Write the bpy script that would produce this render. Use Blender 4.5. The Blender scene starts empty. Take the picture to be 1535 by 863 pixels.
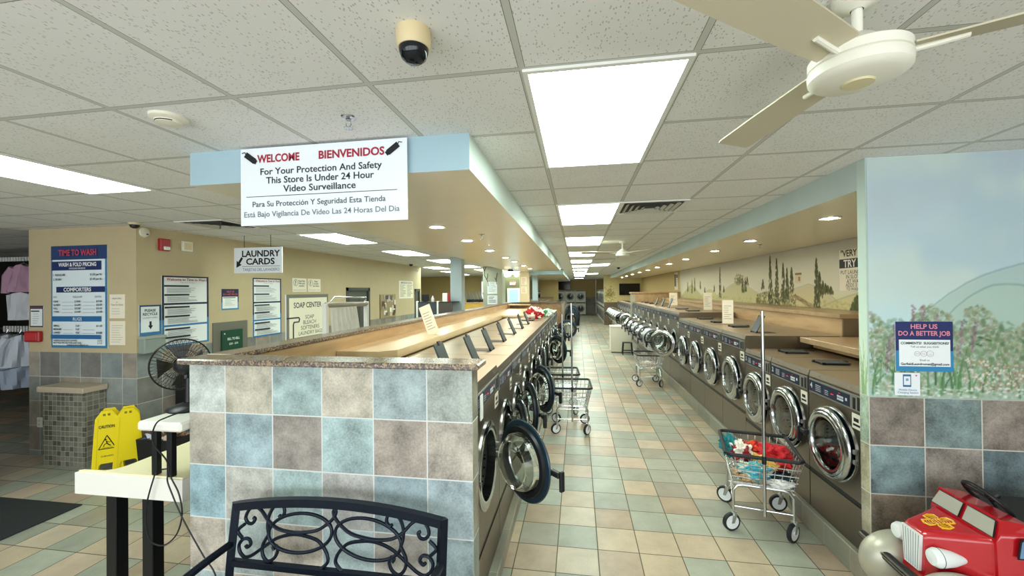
import bpy, math, random
import numpy as np
from mathutils import Vector, Matrix
random.seed(7); np.random.seed(7)
PI = math.pi
sc = bpy.context.scene
col = sc.collection

# ------------------------------------------------------------ camera, light, exposure
CAM_H = 1.98
FL, YAW, PIT, ROL = 614.8, .1587, .0065, -.0104
def make_camera():
    d = Vector((-math.sin(YAW)*math.cos(PIT), math.cos(YAW)*math.cos(PIT), math.sin(PIT)))
    r = Vector((math.cos(YAW), math.sin(YAW), 0)); u = r.cross(d)
    r2 = r*math.cos(ROL)+u*math.sin(ROL); u2 = -r*math.sin(ROL)+u*math.cos(ROL)
    cd = bpy.data.cameras.new('camera'); cam = bpy.data.objects.new('camera', cd); col.objects.link(cam)
    m = Matrix.Identity(4)
    for i in range(3):
        m[i][0] = r2[i]; m[i][1] = u2[i]; m[i][2] = -d[i]
    m[2][3] = CAM_H
    cam.matrix_world = m
    cd.sensor_width = 36; cd.sensor_fit = 'HORIZONTAL'; cd.lens = FL/1535*36
    cd.clip_start = .02; cd.clip_end = 200
    sc.camera = cam
make_camera()
sc.view_settings.view_transform = 'Standard'
sc.view_settings.look = 'None'
sc.view_settings.gamma = 1
sc.view_settings.use_curve_mapping = False
sc.view_settings.exposure = 1.15
TROFFER = 8.0          # ceiling panels
CANLIGHT = 110.0        # recessed cans
w = bpy.data.worlds.new('world'); sc.world = w; w.use_nodes = True
w.node_tree.nodes['Background'].inputs[0].default_value = (.88, .95, 1, 1)
w.node_tree.nodes['Background'].inputs[1].default_value = .65
def area(name, loc, rot, sx, sy, power, color):
    l = bpy.data.lights.new(name, 'AREA'); l.shape = 'RECTANGLE'; l.size = sx; l.size_y = sy
    l.energy = power; l.color = color
    o = bpy.data.objects.new(name, l); col.objects.link(o); o.location = loc; o.rotation_euler = rot
    return o
# daylight through the shop front behind the camera
area('storefront_daylight', (-.6, -3.2, 1.5), (PI/2, 0, 0), 9, 2.4, 110, (.92, .97, 1))

# ------------------------------------------------------------ materials
def lin(c):
    if isinstance(c, str):
        c = [int(c[i:i+2], 16)/255 for i in (0, 2, 4)]
    return tuple((x/12.92 if x <= .04045 else ((x+.055)/1.055)**2.4) for x in c[:3])+(1,)
def warm(c):
    v = [int(c[i:i+2], 16) for i in (0, 2, 4)]; return '%02x%02x%02x' % (min(255, int(v[0]*1.0)), min(255, int(v[1]*1.012)), int(v[2]*.968))
def desat(c, k=.3):
    v = [int(c[i:i+2], 16) for i in (0, 2, 4)]; g = sum(v)/3
    return ''.join('%02x' % int(round(x+(g-x)*k)) for x in v)
MATS = {}
def mat(name, color='808080', rough=.5, metal=0, emit=0, var=0, vscale=8, bump=0, bscale=60, trans=0, ior=1.45, alpha=1, coat=0):
    if name in MATS: return MATS[name]
    m = bpy.data.materials.new(name); m.use_nodes = True; MATS[name] = m
    nt = m.node_tree; b = nt.nodes['Principled BSDF']; c = lin(color)
    b.inputs['Base Color'].default_value = c
    b.inputs['Roughness'].default_value = rough
    b.inputs['Metallic'].default_value = metal
    b.inputs['Transmission Weight'].default_value = trans
    b.inputs['IOR'].default_value = ior
    b.inputs['Alpha'].default_value = alpha
    b.inputs['Coat Weight'].default_value = coat
    if emit:
        b.inputs['Emission Color'].default_value = c; b.inputs['Emission Strength'].default_value = emit
    if var or bump:
        tc = nt.nodes.new('ShaderNodeTexCoord')
        n = nt.nodes.new('ShaderNodeTexNoise'); n.inputs['Scale'].default_value = vscale; n.inputs['Detail'].default_value = 4
        nt.links.new(tc.outputs['Object'], n.inputs['Vector'])
        if var:
            mx = nt.nodes.new('ShaderNodeMix'); mx.data_type = 'RGBA'
            mx.inputs[6].default_value = tuple(max(0, x*(1-var)) for x in c[:3])+(1,)
            mx.inputs[7].default_value = tuple(min(1, x*(1+var)) for x in c[:3])+(1,)
            nt.links.new(n.outputs['Fac'], mx.inputs[0]); nt.links.new(mx.outputs[2], b.inputs['Base Color'])
        if bump:
            n2 = nt.nodes.new('ShaderNodeTexNoise'); n2.inputs['Scale'].default_value = bscale; n2.inputs['Detail'].default_value = 3
            nt.links.new(tc.outputs['Object'], n2.inputs['Vector'])
            bp = nt.nodes.new('ShaderNodeBump'); bp.inputs['Strength'].default_value = bump; bp.inputs['Distance'].default_value = .01
            nt.links.new(n2.outputs['Fac'], bp.inputs['Height']); nt.links.new(bp.outputs['Normal'], b.inputs['Normal'])
    return m
class NT:
    """tiny node-graph writer"""
    def __init__(s, m): s.nt = m.node_tree; s.b = s.nt.nodes['Principled BSDF']
    def n(s, t, **k):
        x = s.nt.nodes.new(t)
        for a, v in k.items(): setattr(x, a, v)
        return x
    def put(s, sock, v):
        if hasattr(v, 'links'): s.nt.links.new(v, sock)
        else: sock.default_value = v
    def math(s, op, a, b=0.0, c=None):
        x = s.n('ShaderNodeMath', operation=op); s.put(x.inputs[0], a); s.put(x.inputs[1], b)
        if c is not None: s.put(x.inputs[2], c)
        return x.outputs[0]
    def mix(s, f, a, b):
        x = s.n('ShaderNodeMix', data_type='RGBA'); s.put(x.inputs[0], f); s.put(x.inputs[6], a); s.put(x.inputs[7], b)
        return x.outputs[2]
    def xyz(s, x, y, z):
        c = s.n('ShaderNodeCombineXYZ'); s.put(c.inputs[0], x); s.put(c.inputs[1], y); s.put(c.inputs[2], z); return c.outputs[0]
    def noise(s, vec, scale, detail=4, rough=.55):
        x = s.n('ShaderNodeTexNoise'); s.put(x.inputs['Vector'], vec); x.inputs['Scale'].default_value = scale
        x.inputs['Detail'].default_value = detail; x.inputs['Roughness'].default_value = rough
        return x.outputs['Fac']
    def ramp(s, f, stops, const=False):
        x = s.n('ShaderNodeValToRGB'); cr = x.color_ramp
        if const: cr.interpolation = 'CONSTANT'
        while len(cr.elements) < len(stops): cr.elements.new(.5)
        for e, (p, c) in zip(cr.elements, stops): e.position = p; e.color = c if len(c) == 4 and not isinstance(c, str) else lin(c)
        s.put(x.inputs[0], f); return x.outputs[0]
def tile_mat(name, sx, sy, ox, oy, palette, grout, gw, rough=.4, mottle=.3, mscale=7, attr=None, bump=.25, oz=0, spec=.5):
    """square tiles by world position; the face normal picks the two axes"""
    m = mat(name, 'ffffff', rough); g = NT(m)
    geo = g.n('ShaderNodeNewGeometry')
    p = g.n('ShaderNodeSeparateXYZ'); g.put(p.inputs[0], geo.outputs['Position'])
    nn = g.n('ShaderNodeSeparateXYZ'); g.put(nn.inputs[0], geo.outputs['True Normal'])
    ax = g.math('GREATER_THAN', g.math('ABSOLUTE', nn.outputs[0]), .6)
    az = g.math('GREATER_THAN', g.math('ABSOLUTE', nn.outputs[2]), .6)
    inv = g.math('SUBTRACT', 1.0, ax)
    u = g.math('ADD', g.math('MULTIPLY', g.math('SUBTRACT', p.outputs[1], oy), ax), g.math('MULTIPLY', g.math('SUBTRACT', p.outputs[0], ox), inv))
    iz = g.math('SUBTRACT', 1.0, az)
    v = g.math('ADD', g.math('MULTIPLY', g.math('SUBTRACT', p.outputs[1], oy), az), g.math('MULTIPLY', g.math('SUBTRACT', p.outputs[2], oz), iz))
    us = g.math('DIVIDE', u, sx); vs = g.math('DIVIDE', v, sy)
    cell = g.xyz(g.math('FLOOR', us), g.math('FLOOR', vs), g.math('ADD', g.math('MULTIPLY', ax, 17.0), g.math('MULTIPLY', az, 5.0)))
    wn = g.n('ShaderNodeTexWhiteNoise'); g.put(wn.inputs['Vector'], cell)
    if attr:
        at = g.n('ShaderNodeAttribute', attribute_name=attr); base = at.outputs['Color']
    else:
        base = g.ramp(wn.outputs['Value'], [(i/len(palette), c) for i, c in enumerate(palette)], True)
    off = g.n('ShaderNodeVectorMath', operation='ADD'); g.put(off.inputs[0], geo.outputs['Position']); g.put(off.inputs[1], wn.outputs['Color'])
    n1 = g.noise(off.outputs[0], mscale, 5, .6)
    n2 = g.noise(geo.outputs['Position'], 90, 3, .6)
    f = g.math('ADD', g.math('MULTIPLY', n1, .7), g.math('MULTIPLY', n2, .3))
    k = g.math('ADD', g.math('MULTIPLY', g.math('SUBTRACT', f, .5), mottle*4), 1.0+.12*mottle)
    sc_ = g.n('ShaderNodeVectorMath', operation='SCALE'); g.put(sc_.inputs[0], base); g.put(sc_.inputs['Scale'], k)
    eu = g.math('MULTIPLY', g.math('PINGPONG', us, .5), sx); ev = g.math('MULTIPLY', g.math('PINGPONG', vs, .5), sy)
    e = g.math('MINIMUM', eu, ev)
    gm = g.math('LESS_THAN', e, gw/2)
    c = g.mix(gm, sc_.outputs[0], lin(grout))
    g.put(g.b.inputs['Base Color'], c)
    g.put(g.b.inputs['Roughness'], g.math('ADD', g.math('MULTIPLY', gm, .4), g.math('ADD', rough-.1, g.math('MULTIPLY', n1, .2))))
    if bump:
        h = g.math('ADD', g.math('MINIMUM', g.math('DIVIDE', e, gw), 1.0), g.math('MULTIPLY', n1, .3))
        bp = g.n('ShaderNodeBump'); bp.inputs['Strength'].default_value = bump; bp.inputs['Distance'].default_value = .004
        g.put(bp.inputs['Height'], h); g.put(g.b.inputs['Normal'], bp.outputs[0])
    return m
def speckle_mat(name, c1, c2, c3, scale, rough=.3):
    m = mat(name, c1, rough); g = NT(m)
    geo = g.n('ShaderNodeNewGeometry')
    v = g.n('ShaderNodeTexVoronoi'); v.inputs['Scale'].default_value = scale; g.put(v.inputs['Vector'], geo.outputs['Position'])
    s = g.n('ShaderNodeSeparateColor'); g.put(s.inputs[0], v.outputs['Color'])
    g.put(g.b.inputs['Base Color'], g.ramp(s.outputs[0], [(0, c1), (.4, c2), (.72, c3)], True))
    return m
def wood_mat(name, c1, c2, rough=.35, scale=(1.2, 14, 14)):
    m = mat(name, c1, rough); g = NT(m)
    geo = g.n('ShaderNodeNewGeometry')
    mp = g.n('ShaderNodeMapping'); mp.inputs['Scale'].default_value = scale; g.put(mp.inputs['Vector'], geo.outputs['Position'])
    f = g.noise(mp.outputs[0], 1.5, 5, .6)
    g.put(g.b.inputs['Base Color'], g.ramp(f, [(.3, c1), (.7, c2)]))
    return m
def steel_mat(name, c, rough, stretch=(2, 2, 60), var=.12):
    m = mat(name, c, rough, 1); g = NT(m)
    tc = g.n('ShaderNodeTexCoord')
    mp = g.n('ShaderNodeMapping'); mp.inputs['Scale'].default_value = stretch; g.put(mp.inputs['Vector'], tc.outputs['Object'])
    f = g.noise(mp.outputs[0], 6, 3, .5)
    g.put(g.b.inputs['Roughness'], g.math('ADD', g.math('MULTIPLY', f, .16), rough-.08))
    c = lin(c)
    g.put(g.b.inputs['Base Color'], g.mix(f, tuple(x*(1-var) for x in c[:3])+(1,), tuple(min(1, x*(1+var)) for x in c[:3])+(1,)))
    return m

FLOOR_PAL = ['959a84', 'bda683', '9ea38c', 'b4987a', '97917a', 'bfac8d', 'a3a992', 'a9906f', '999d86', 'c2a787']
M_floor = tile_mat('floor_tile', .305, .301, -.1752, 3.2008, [desat(c, .3) for c in FLOOR_PAL], '5c5544', .0075, .36, .3, 4.5, bump=.15)
WALL_PAL = ['858880', '938674', '8b948f', '988a78', '7a7870', '9d937c', '7d8a88']
M_walltile = tile_mat('wall_tile', .305, .305, -.797, 4.1, [desat(c, .35) for c in WALL_PAL], 'bdbcae', .008, .45, .4, 6, oz=.068)
M_tint = tile_mat('wall_tile_tinted', .305, .305, -.797, 2.08, ['808080'], 'd8dcd8', .007, .5, .78, 6.5, attr='tint', oz=.073)
M_tint2 = tile_mat('wall_tile_tinted_dark', .305, .305, 1.81, 2.92, ['808080'], 'c9c7bb', .007, .45, 1.05, 6.5, attr='tint', oz=.068)
M_curbtile = tile_mat('curb_tile', .305, .5, 0, 3.2, ['8f8a78', '8a8b7c', '979080', '7f8074'], 'a8a594', .006, .45, .15, 8, oz=-.1)
M_mosaic = tile_mat('mosaic_tile', .06, .058, 0, 0, ['77756a', '6a685e', '848277', '5f5d55', '7d7a6e'], 'a5a394', .006, .5, .15, 20)
M_paint = mat('tan_wall_paint', 'c1b18d', .75, var=.07, vscale=5, bump=.1, bscale=40)
M_tanback = mat('tan_back_wall', 'c9b27c', .8)
M_sofit_under = mat('soffit_underside', 'dfd8c2', .28, var=.05, vscale=3)
M_soffblue = mat('soffit_sky_paint', 'a2bdc8', .7, var=.1, vscale=3)
M_soffmint = mat('soffit_pale_paint', 'd6e4dc', .7, var=.06, vscale=3)
M_bluecol = mat('column_blue_paint', 'a8b8bc', .7, var=.08, vscale=4)
M_white = mat('white_paint', 'e8e8e2', .45)
M_whitesign = mat('sign_white', 'eaf0f4', .4)
M_black = mat('black_plastic', '15171a', .4)
M_blackmetal = mat('black_metal', '101418', .35, .2)
M_darkrub = mat('dark_rubber', '1b1f22', .55)
M_granite = speckle_mat('granite', '6f6258', '9a8467', '544a48', 110, .2)
M_counter = wood_mat('counter_laminate', 'dcc498', 'cdb084', .3, (3, 1.2, 3))
M_wood = wood_mat('wood_ledge', 'b08f66', '8a6c4c', .4, (8, 1.0, 8))
M_woodlight = wood_mat('wood_ledge_light', 'c4a67c', 'a98a62', .4, (8, 1.0, 8))
M_steel = steel_mat('brushed_steel', '8a8074', .36)
M_steeltop = steel_mat('steel_top', 'b5a890', .36, (6, 6, 6))  # same stainless as the fronts, ceiling reflection put into a paler beige
M_chrome = mat('chrome', 'c4c7c9', .12, 1)
M_chromewire = mat('chrome_wire', 'd6dadc', .25, 1)
M_navy = mat('panel_navy', '17233c', .3)
M_panelgrey = mat('panel_grey', '8d8c86', .4, .4)
M_red = mat('red_plastic', 'a81f24', .4)
M_led = mat('led_red', 'e02018', .5, emit=.5)
M_glass = mat('door_glass', 'f2f6f4', .02, trans=1, ior=1.3)
M_tv = mat('tv_screen', '08080a', .12)
M_beige = mat('beige_plastic', 'd6c49a', .5)
M_cream = mat('cream_plastic', 'e4e0cd', .5)
M_yellow = mat('caution_yellow', 'f0d90c', .4)
M_navybench = mat('bench_metal', '141d2b', .38, .5, bump=.15, bscale=120)
M_tilebeige = mat('pedestal_top', 'bcae98', .45, var=.1, vscale=20)
M_dark = mat('dark_room', '2c2b26', .8)
M_grate = mat('vent_dark', '2a2a26', .6)

# ------------------------------------------------------------ mesh writer
TXT = {}
def text_geo(body, size, bold=0.0, align='CENTER'):
    k = (body, bold)
    if k not in TXT:
        cu = bpy.data.curves.new('t', 'FONT'); cu.body = body; cu.size = 1; cu.offset = bold; cu.resolution_u = 3
        o = bpy.data.objects.new('t', cu); me = bpy.data.meshes.new_from_object(o)
        V = [(v.co.x, v.co.y) for v in me.vertices]; F = [tuple(p.vertices) for p in me.polygons]
        bpy.data.objects.remove(o); bpy.data.curves.remove(cu); bpy.data.meshes.remove(me)
        xs = [v[0] for v in V] or [0]
        TXT[k] = (V, F, min(xs), max(xs))
    V, F, a, b = TXT[k]
    s = size/.7
    return [(x*s, y*s) for x, y in V], F, a*s, b*s
class MB:
    def __init__(s): s.V = []; s.F = []; s.M = []; s.S = []; s.mi = 0; s.mats = []
    def m(s, mt):
        if mt not in s.mats: s.mats.append(mt)
        s.mi = s.mats.index(mt); return s
    def add(s, V, F, smooth=False):
        o = len(s.V); s.V += [tuple(v) for v in V]
        for f in F: s.F.append(tuple(i+o for i in f)); s.M.append(s.mi); s.S.append(smooth)
        return s
    def quad(s, a, b, c, d): return s.add([a, b, c, d], [(0, 1, 2, 3)])
    def box(s, x0, y0, z0, x1, y1, z1, bev=0, M=None):
        if x1 < x0: x0, x1 = x1, x0
        if y1 < y0: y0, y1 = y1, y0
        if z1 < z0: z0, z1 = z1, z0
        b = min(bev, (x1-x0)*.49, (y1-y0)*.49, (z1-z0)*.49)
        if b <= 0:
            V = [(x, y, z) for x in (x0, x1) for y in (y0, y1) for z in (z0, z1)]
            F = [(0, 1, 3, 2), (4, 6, 7, 5), (0, 4, 5, 1), (2, 3, 7, 6), (0, 2, 6, 4), (1, 5, 7, 3)]
        else:
            V = []; idx = {}
            for ix in (0, 1):
                for iy in (0, 1):
                    for iz in (0, 1):
                        c = ((x0, x1)[ix], (y0, y1)[iy], (z0, z1)[iz]); sg = (1-2*ix, 1-2*iy, 1-2*iz)
                        for a in range(3):
                            p = [c[j]+(0 if j == a else sg[j]*b) for j in range(3)]
                            idx[(ix, iy, iz, a)] = len(V); V.append(tuple(p))
            F = []
            for i in (0, 1):
                f = [idx[(i, 0, 0, 0)], idx[(i, 1, 0, 0)], idx[(i, 1, 1, 0)], idx[(i, 0, 1, 0)]]; F.append(f if i else f[::-1])
                f = [idx[(0, i, 0, 1)], idx[(1, i, 0, 1)], idx[(1, i, 1, 1)], idx[(0, i, 1, 1)]]; F.append(f[::-1] if i else f)
                f = [idx[(0, 0, i, 2)], idx[(1, 0, i, 2)], idx[(1, 1, i, 2)], idx[(0, 1, i, 2)]]; F.append(f if i else f[::-1])
            for i in (0, 1):
                for j in (0, 1):
                    for ax in range(3):
                        o = [a for a in range(3) if a != ax]
                        def key(k, a):
                            t = [0, 0, 0]; t[ax] = k; t[o[0]] = i; t[o[1]] = j; return idx[(t[0], t[1], t[2], a)]
                        F.append([key(0, o[0]), key(1, o[0]), key(1, o[1]), key(0, o[1])])
            for ix in (0, 1):
                for iy in (0, 1):
                    for iz in (0, 1): F.append([idx[(ix, iy, iz, a)] for a in range(3)])
            c = Vector(((x0+x1)/2, (y0+y1)/2, (z0+z1)/2)); G = []
            for f in F:
                P = [Vector(V[i]) for i in f]; nrm = (P[1]-P[0]).cross(P[2]-P[0])
                G.append(tuple(f) if nrm.dot(sum(P, Vector())/len(P)-c) > 0 else tuple(f[::-1]))
            F = G
        if M is not None: V = [tuple(M @ Vector(v)) for v in V]
        return s.add(V, F)
    def tube(s, pts, r, n=8, closed=False, caps=True, rs=None):
        P = [Vector(p) for p in pts]; k = len(P)
        if k < 2: return s
        T = []
        for i in range(k):
            if closed: t = P[(i+1) % k]-P[i-1]
            else: t = P[min(i+1, k-1)]-P[max(i-1, 0)]
            T.append(t.normalized() if t.length > 1e-9 else Vector((0, 0, 1)))
        up = Vector((0, 0, 1)) if abs(T[0].z) < .9 else Vector((1, 0, 0))
        N = (up-T[0]*up.dot(T[0])).normalized(); V = []; F = []
        for i in range(k):
            N = (N-T[i]*N.dot(T[i])).normalized(); B = T[i].cross(N); rr = rs[i] if rs else r
            for j in range(n):
                a = 2*PI*j/n; V.append(P[i]+N*math.cos(a)*rr+B*math.sin(a)*rr)
        for i in range(k if closed else k-1):
            a = i*n; b = ((i+1) % k)*n
            for j in range(n): F.append((a+j, a+(j+1) % n, b+(j+1) % n, b+j))
        if caps and not closed: F.append(tuple(range(n))[::-1]); F.append(tuple((k-1)*n+j for j in range(n)))
        return s.add(V, F, True)
    def cyl(s, p0, p1, r, n=16, r2=None):
        return s.tube([p0, p1], r, n, rs=[r, r if r2 is None else r2])
    def lathe(s, prof, c=(0, 0, 0), axis='z', n=32, sx=1, sy=1, a0=0, a1=2*PI):
        full = abs(a1-a0-2*PI) < 1e-6; k = n if full else n+1; V = []; F = []
        for r, h in prof:
            for j in range(k):
                a = a0+(a1-a0)*j/n; x = r*math.cos(a)*sx; y = r*math.sin(a)*sy
                if axis == 'z': p = (x, y, h)
                elif axis == 'y': p = (x, -h, y)
                else: p = (h, x, y)
                V.append((p[0]+c[0], p[1]+c[1], p[2]+c[2]))
        for i in range(len(prof)-1):
            for j in range(n): 
                j2 = (j+1) % k
                F.append((i*k+j, i*k+j2, (i+1)*k+j2, (i+1)*k+j))
        return s.add(V, F, True)
    def sphere(s, c, r, n=16, m=10, sx=1, sy=1, sz=1):
        prof = [(max(1e-5, r*math.sin(PI*i/m)), -r*sz*math.cos(PI*i/m)) for i in range(m+1)]
        return s.lathe(prof, c, 'z', n, sx, sy)
    def prism(s, poly, a, b, axis='y'):
        """polygon in the other two axes, extruded along axis from a to b"""
        def p(u, v, t): return (u, t, v) if axis == 'y' else ((t, u, v) if axis == 'x' else (u, v, t))
        n = len(poly); V = [p(u, v, a) for u, v in poly]+[p(u, v, b) for u, v in poly]
        F = [tuple(range(n)), tuple(range(n, 2*n))[::-1]]+[(i, i+n, (i+1) % n+n, (i+1) % n) for i in range(n)]
        return s.add(V, F)
    def text(s, body, x, z, size, y=0, align='CENTER', bold=.0, wmax=None):
        V, F, a, b = text_geo(body, size, bold); k = 1
        if wmax and b-a > 0: k = wmax/(b-a)
        o = {'CENTER': -(a+b)/2*k, 'LEFT': -a*k, 'RIGHT': -b*k}[align]
        return s.add([(x+u*k+o, y, z+v) for u, v in V], F)
    def xf(s, M, start=0):
        s.V[start:] = [tuple(M @ Vector(v)) for v in s.V[start:]]; return s
    def mesh(s, name, sharp=35):
        me = bpy.data.meshes.new(name); me.from_pydata(s.V, [], s.F)
        for mt in s.mats: me.materials.append(mt)
        me.polygons.foreach_set('material_index', s.M); me.polygons.foreach_set('use_smooth', s.S)
        me.update()
        if any(s.S): me.set_sharp_from_angle(angle=math.radians(sharp))
        return me
    def build(s, name, mt=None, parent=None, loc=None, rot=None):
        if mt is not None and not s.mats: s.mats = [mt]
        return link(name, s.mesh(name), parent, loc, rot)
def link(name, data, parent=None, loc=None, rot=None):
    o = bpy.data.objects.new(name, data); col.objects.link(o)
    if parent is not None: o.parent = parent
    if loc is not None: o.location = loc
    if rot is not None: o.rotation_euler = rot
    return o
def tag(o, label=None, cat=None, group=None, kind=None):
    if label: o['label'] = label
    if cat: o['category'] = cat
    if group: o['group'] = group
    if kind: o['kind'] = kind
    return o
def thing(name, label, cat, loc=(0, 0, 0), rz=0, group=None):
    o = link(name, None, None, loc, (0, 0, rz)); o.empty_display_size = .1
    return tag(o, label, cat, group)
def struct(o): o['kind'] = 'structure'; return o
def copy_tree(o, parent=None):
    c = o.copy(); col.objects.link(c)
    if parent is not None: c.parent = parent
    for ch in list(o.children): copy_tree(ch, c)
    return c
ORD = ['first', 'second', 'third', 'fourth', 'fifth', 'sixth', 'seventh', 'eighth', 'ninth', 'tenth', 'eleventh', 'twelfth', 'thirteenth', 'fourteenth', 'fifteenth']
FACE = {'-y': 0, '+x': PI/2, '-x': -PI/2, '+y': PI}
COLM = {}
def cm(c):
    if c not in COLM: COLM[c] = mat('print_'+c, c, .5)
    return COLM[c]
# E1

# ------------------------------------------------------------ the shell
CZ = 2.80; SZ = 2.61
mb = MB().m(M_floor); mb.quad((-13, -3, 0), (6, -3, 0), (6, 36, 0), (-13, 36, 0)); struct(mb.build('floor'))
def ceiling_mat():
    m = mat('ceiling_tile', 'd9d7c8', .8); g = NT(m)
    geo = g.n('ShaderNodeNewGeometry'); p = g.n('ShaderNodeSeparateXYZ'); g.put(p.inputs[0], geo.outputs['Position'])
    us = g.math('DIVIDE', g.math('ADD', p.outputs[0], .1947), .61); vs = g.math('DIVIDE', g.math('SUBTRACT', p.outputs[1], 1.502), .61)
    e = g.math('MULTIPLY', g.math('MINIMUM', g.math('PINGPONG', us, .5), g.math('PINGPONG', vs, .5)), .61)
    bar = g.math('LESS_THAN', e, .011); edge = g.math('MULTIPLY', g.math('LESS_THAN', e, .0135), g.math('SUBTRACT', 1.0, bar))
    v = g.n('ShaderNodeTexVoronoi'); v.inputs['Scale'].default_value = 75
    mp = g.n('ShaderNodeMapping'); mp.inputs['Scale'].default_value = (1.5, .8, 1); g.put(mp.inputs[0], geo.outputs['Position']); g.put(v.inputs['Vector'], mp.outputs[0])
    sp = g.n('ShaderNodeSeparateColor'); g.put(sp.inputs[0], v.outputs['Color'])
    pit = g.math('MULTIPLY', g.math('LESS_THAN', v.outputs['Distance'], .28), g.math('GREATER_THAN', sp.outputs[0], .45))
    big = g.noise(geo.outputs['Position'], 2.2, 3)
    c = g.mix(big, lin('e0e0db'), lin('ededea'))
    c = g.mix(g.math('MULTIPLY', pit, .55), c, lin('8f8d80'))
    c = g.mix(bar, c, lin('c6c7be')); c = g.mix(edge, c, lin('77776a'))  # thin shadow line along each grid bar, painted into the tile colour
    g.put(g.b.inputs['Base Color'], c)
    bp = g.n('ShaderNodeBump'); bp.inputs['Strength'].default_value = .3; bp.inputs['Distance'].default_value = .004
    g.put(bp.inputs['Height'], g.math('SUBTRACT', bar, pit)); g.put(g.b.inputs['Normal'], bp.outputs[0])
    return m
mb = MB().m(ceiling_mat()); mb.box(-13, -3, CZ, 6, 36, CZ+.06); struct(mb.build('ceiling'))
# soffit over the left island: pale blue front, mint side, beige underside
def soffit(name, x0, x1, y0, y1, front, side):
    b = MB()
    b.m(front).quad((x0, y0, SZ), (x1, y0, SZ), (x1, y0, CZ), (x0, y0, CZ))
    b.m(side).quad((x1, y0, SZ), (x1, y1, SZ), (x1, y1, CZ), (x1, y0, CZ)).quad((x0, y1, SZ), (x0, y0, SZ), (x0, y0, CZ), (x0, y1, CZ)).quad((x1, y1, SZ), (x0, y1, SZ), (x0, y1, CZ), (x1, y1, CZ))
    b.m(M_sofit_under).quad((x0, y0, SZ), (x0, y1, SZ), (x1, y1, SZ), (x1, y0, SZ))
    return struct(b.build(name))
soffit('ceiling_soffit_1', -2.222, -.546, 2.06, 13.4, M_soffblue, M_soffmint)
soffit('ceiling_soffit_2', 1.81, 3.5, 2.925, 23.5, M_soffblue, mat('soffit_right_paint', 'bccac8', .7, var=.12, vscale=2))
soffit('ceiling_soffit_3', -2.222, -.546, 16.2, 30, M_soffblue, M_soffmint)
mb = MB().m(M_soffmint).box(-2.22, 13.4, 2.66, -.55, 13.55, CZ); struct(mb.build('trim_5'))

def tinted_wall(name, cells, mt, extra=None):
    """cells: list of (quad corners, colour)"""
    b = MB().m(mt); cols = []
    for q, c in cells: b.add(q, [(0, 1, 2, 3)]); cols.append(lin(warm(desat(c, .28))))
    o = b.build(name); me = o.data
    at = me.color_attributes.new('tint', 'FLOAT_COLOR', 'CORNER')
    k = 0
    for p, c in zip(me.polygons, cols):
        for li in p.loop_indices: at.data[li].color = c
    return struct(o)
# left island: tiled half wall facing the entrance
GX0, GX1, GY, GZ = -2.255, -.55, 2.08, 1.572
xl = [GX0, -2.017, -1.712, -1.407, -1.102, -.797, GX1]
zl = [0, .073, .378, .683, .988, 1.293, GZ]
rows = [['b4bdbf', 'b5aca0', '90a9b2', 'b6aba0', '92a5ae', 'a2abab'],
        ['a59d94', '8ba5b5', '958c88', '98b4bd', 'a3958f', 'b2a59f'],
        ['88adc4', 'b0adad', '9db8c0', 'aeabb0', '869bab', '97a9b8'],
        ['b7a9a2', 'a3b0b8', 'b5a79f', '9fb3bb', 'a8a09c', '93a8b4'],
        ['9fb0ba', 'b5a59c', '95a8b3', 'b2a8a2', '92a6b0', 'b0a49e'],
        ['9a9a98']*6]
cells = []
for r in range(6):
    z1 = zl[6-r]; z0 = zl[5-r]
    for c in range(6):
        cells.append(([(xl[c], GY, z0), (xl[c+1], GY, z0), (xl[c+1], GY, z1), (xl[c], GY, z1)], rows[r][c]))
    sidec = ['8d8a7a', '938b7e', '8f8778', '7f8a84', '90897b', '85827a'][r]
    cells.append(([(GX1, GY, z0), (GX1, GY+.12, z0), (GX1, GY+.12, z1), (GX1, GY, z1)], sidec))
    cells.append(([(GX0, GY+.12, z0), (GX0, GY, z0), (GX0, GY, z1), (GX0, GY+.12, z1)], sidec))
    cells.append(([(GX1, GY+.12, z0), (GX0, GY+.12, z0), (GX0, GY+.12, z1), (GX1, GY+.12, z1)], sidec))
tinted_wall('wall_island_front', cells, M_tint)
mb = MB().m(M_walltile).box(-2.255, 2.2, 0, -2.135, 13.3, GZ); mb.m(M_woodlight).box(-2.135, 2.2, 1.3, -2.12, 13.3, GZ); struct(mb.build('wall_island_side'))
mb = MB().m(M_wood).box(-2.135, 13.2, 0, -.45, 13.32, GZ); struct(mb.build('wall_island_back'))
mb = MB().m(M_granite); mb.box(-2.30, 2.035, GZ, -.505, 2.225, GZ+.033, .008)
mb.box(-2.30, 2.226, GZ, -2.105, 13.15, GZ+.033, .008); mb.box(-2.30, 13.151, GZ, -.43, 13.4, GZ+.033, .008); struct(mb.build('trim_1'))
mb = MB().m(mat('brown_post', '8d7f6a', .5)).box(-.53, 13.15, 0, -.43, 13.34, GZ, .005); struct(mb.build('trim_2'))
# curbs
mb = MB().m(M_curbtile).box(-1.6, 2.2, 0, -.545, 13.2, .10, .006); struct(mb.build('trim_3'))
mb = MB().m(M_curbtile).box(1.849, 3.01, 0, 2.87, 23.4, .176, .006); struct(mb.build('trim_4'))

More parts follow.
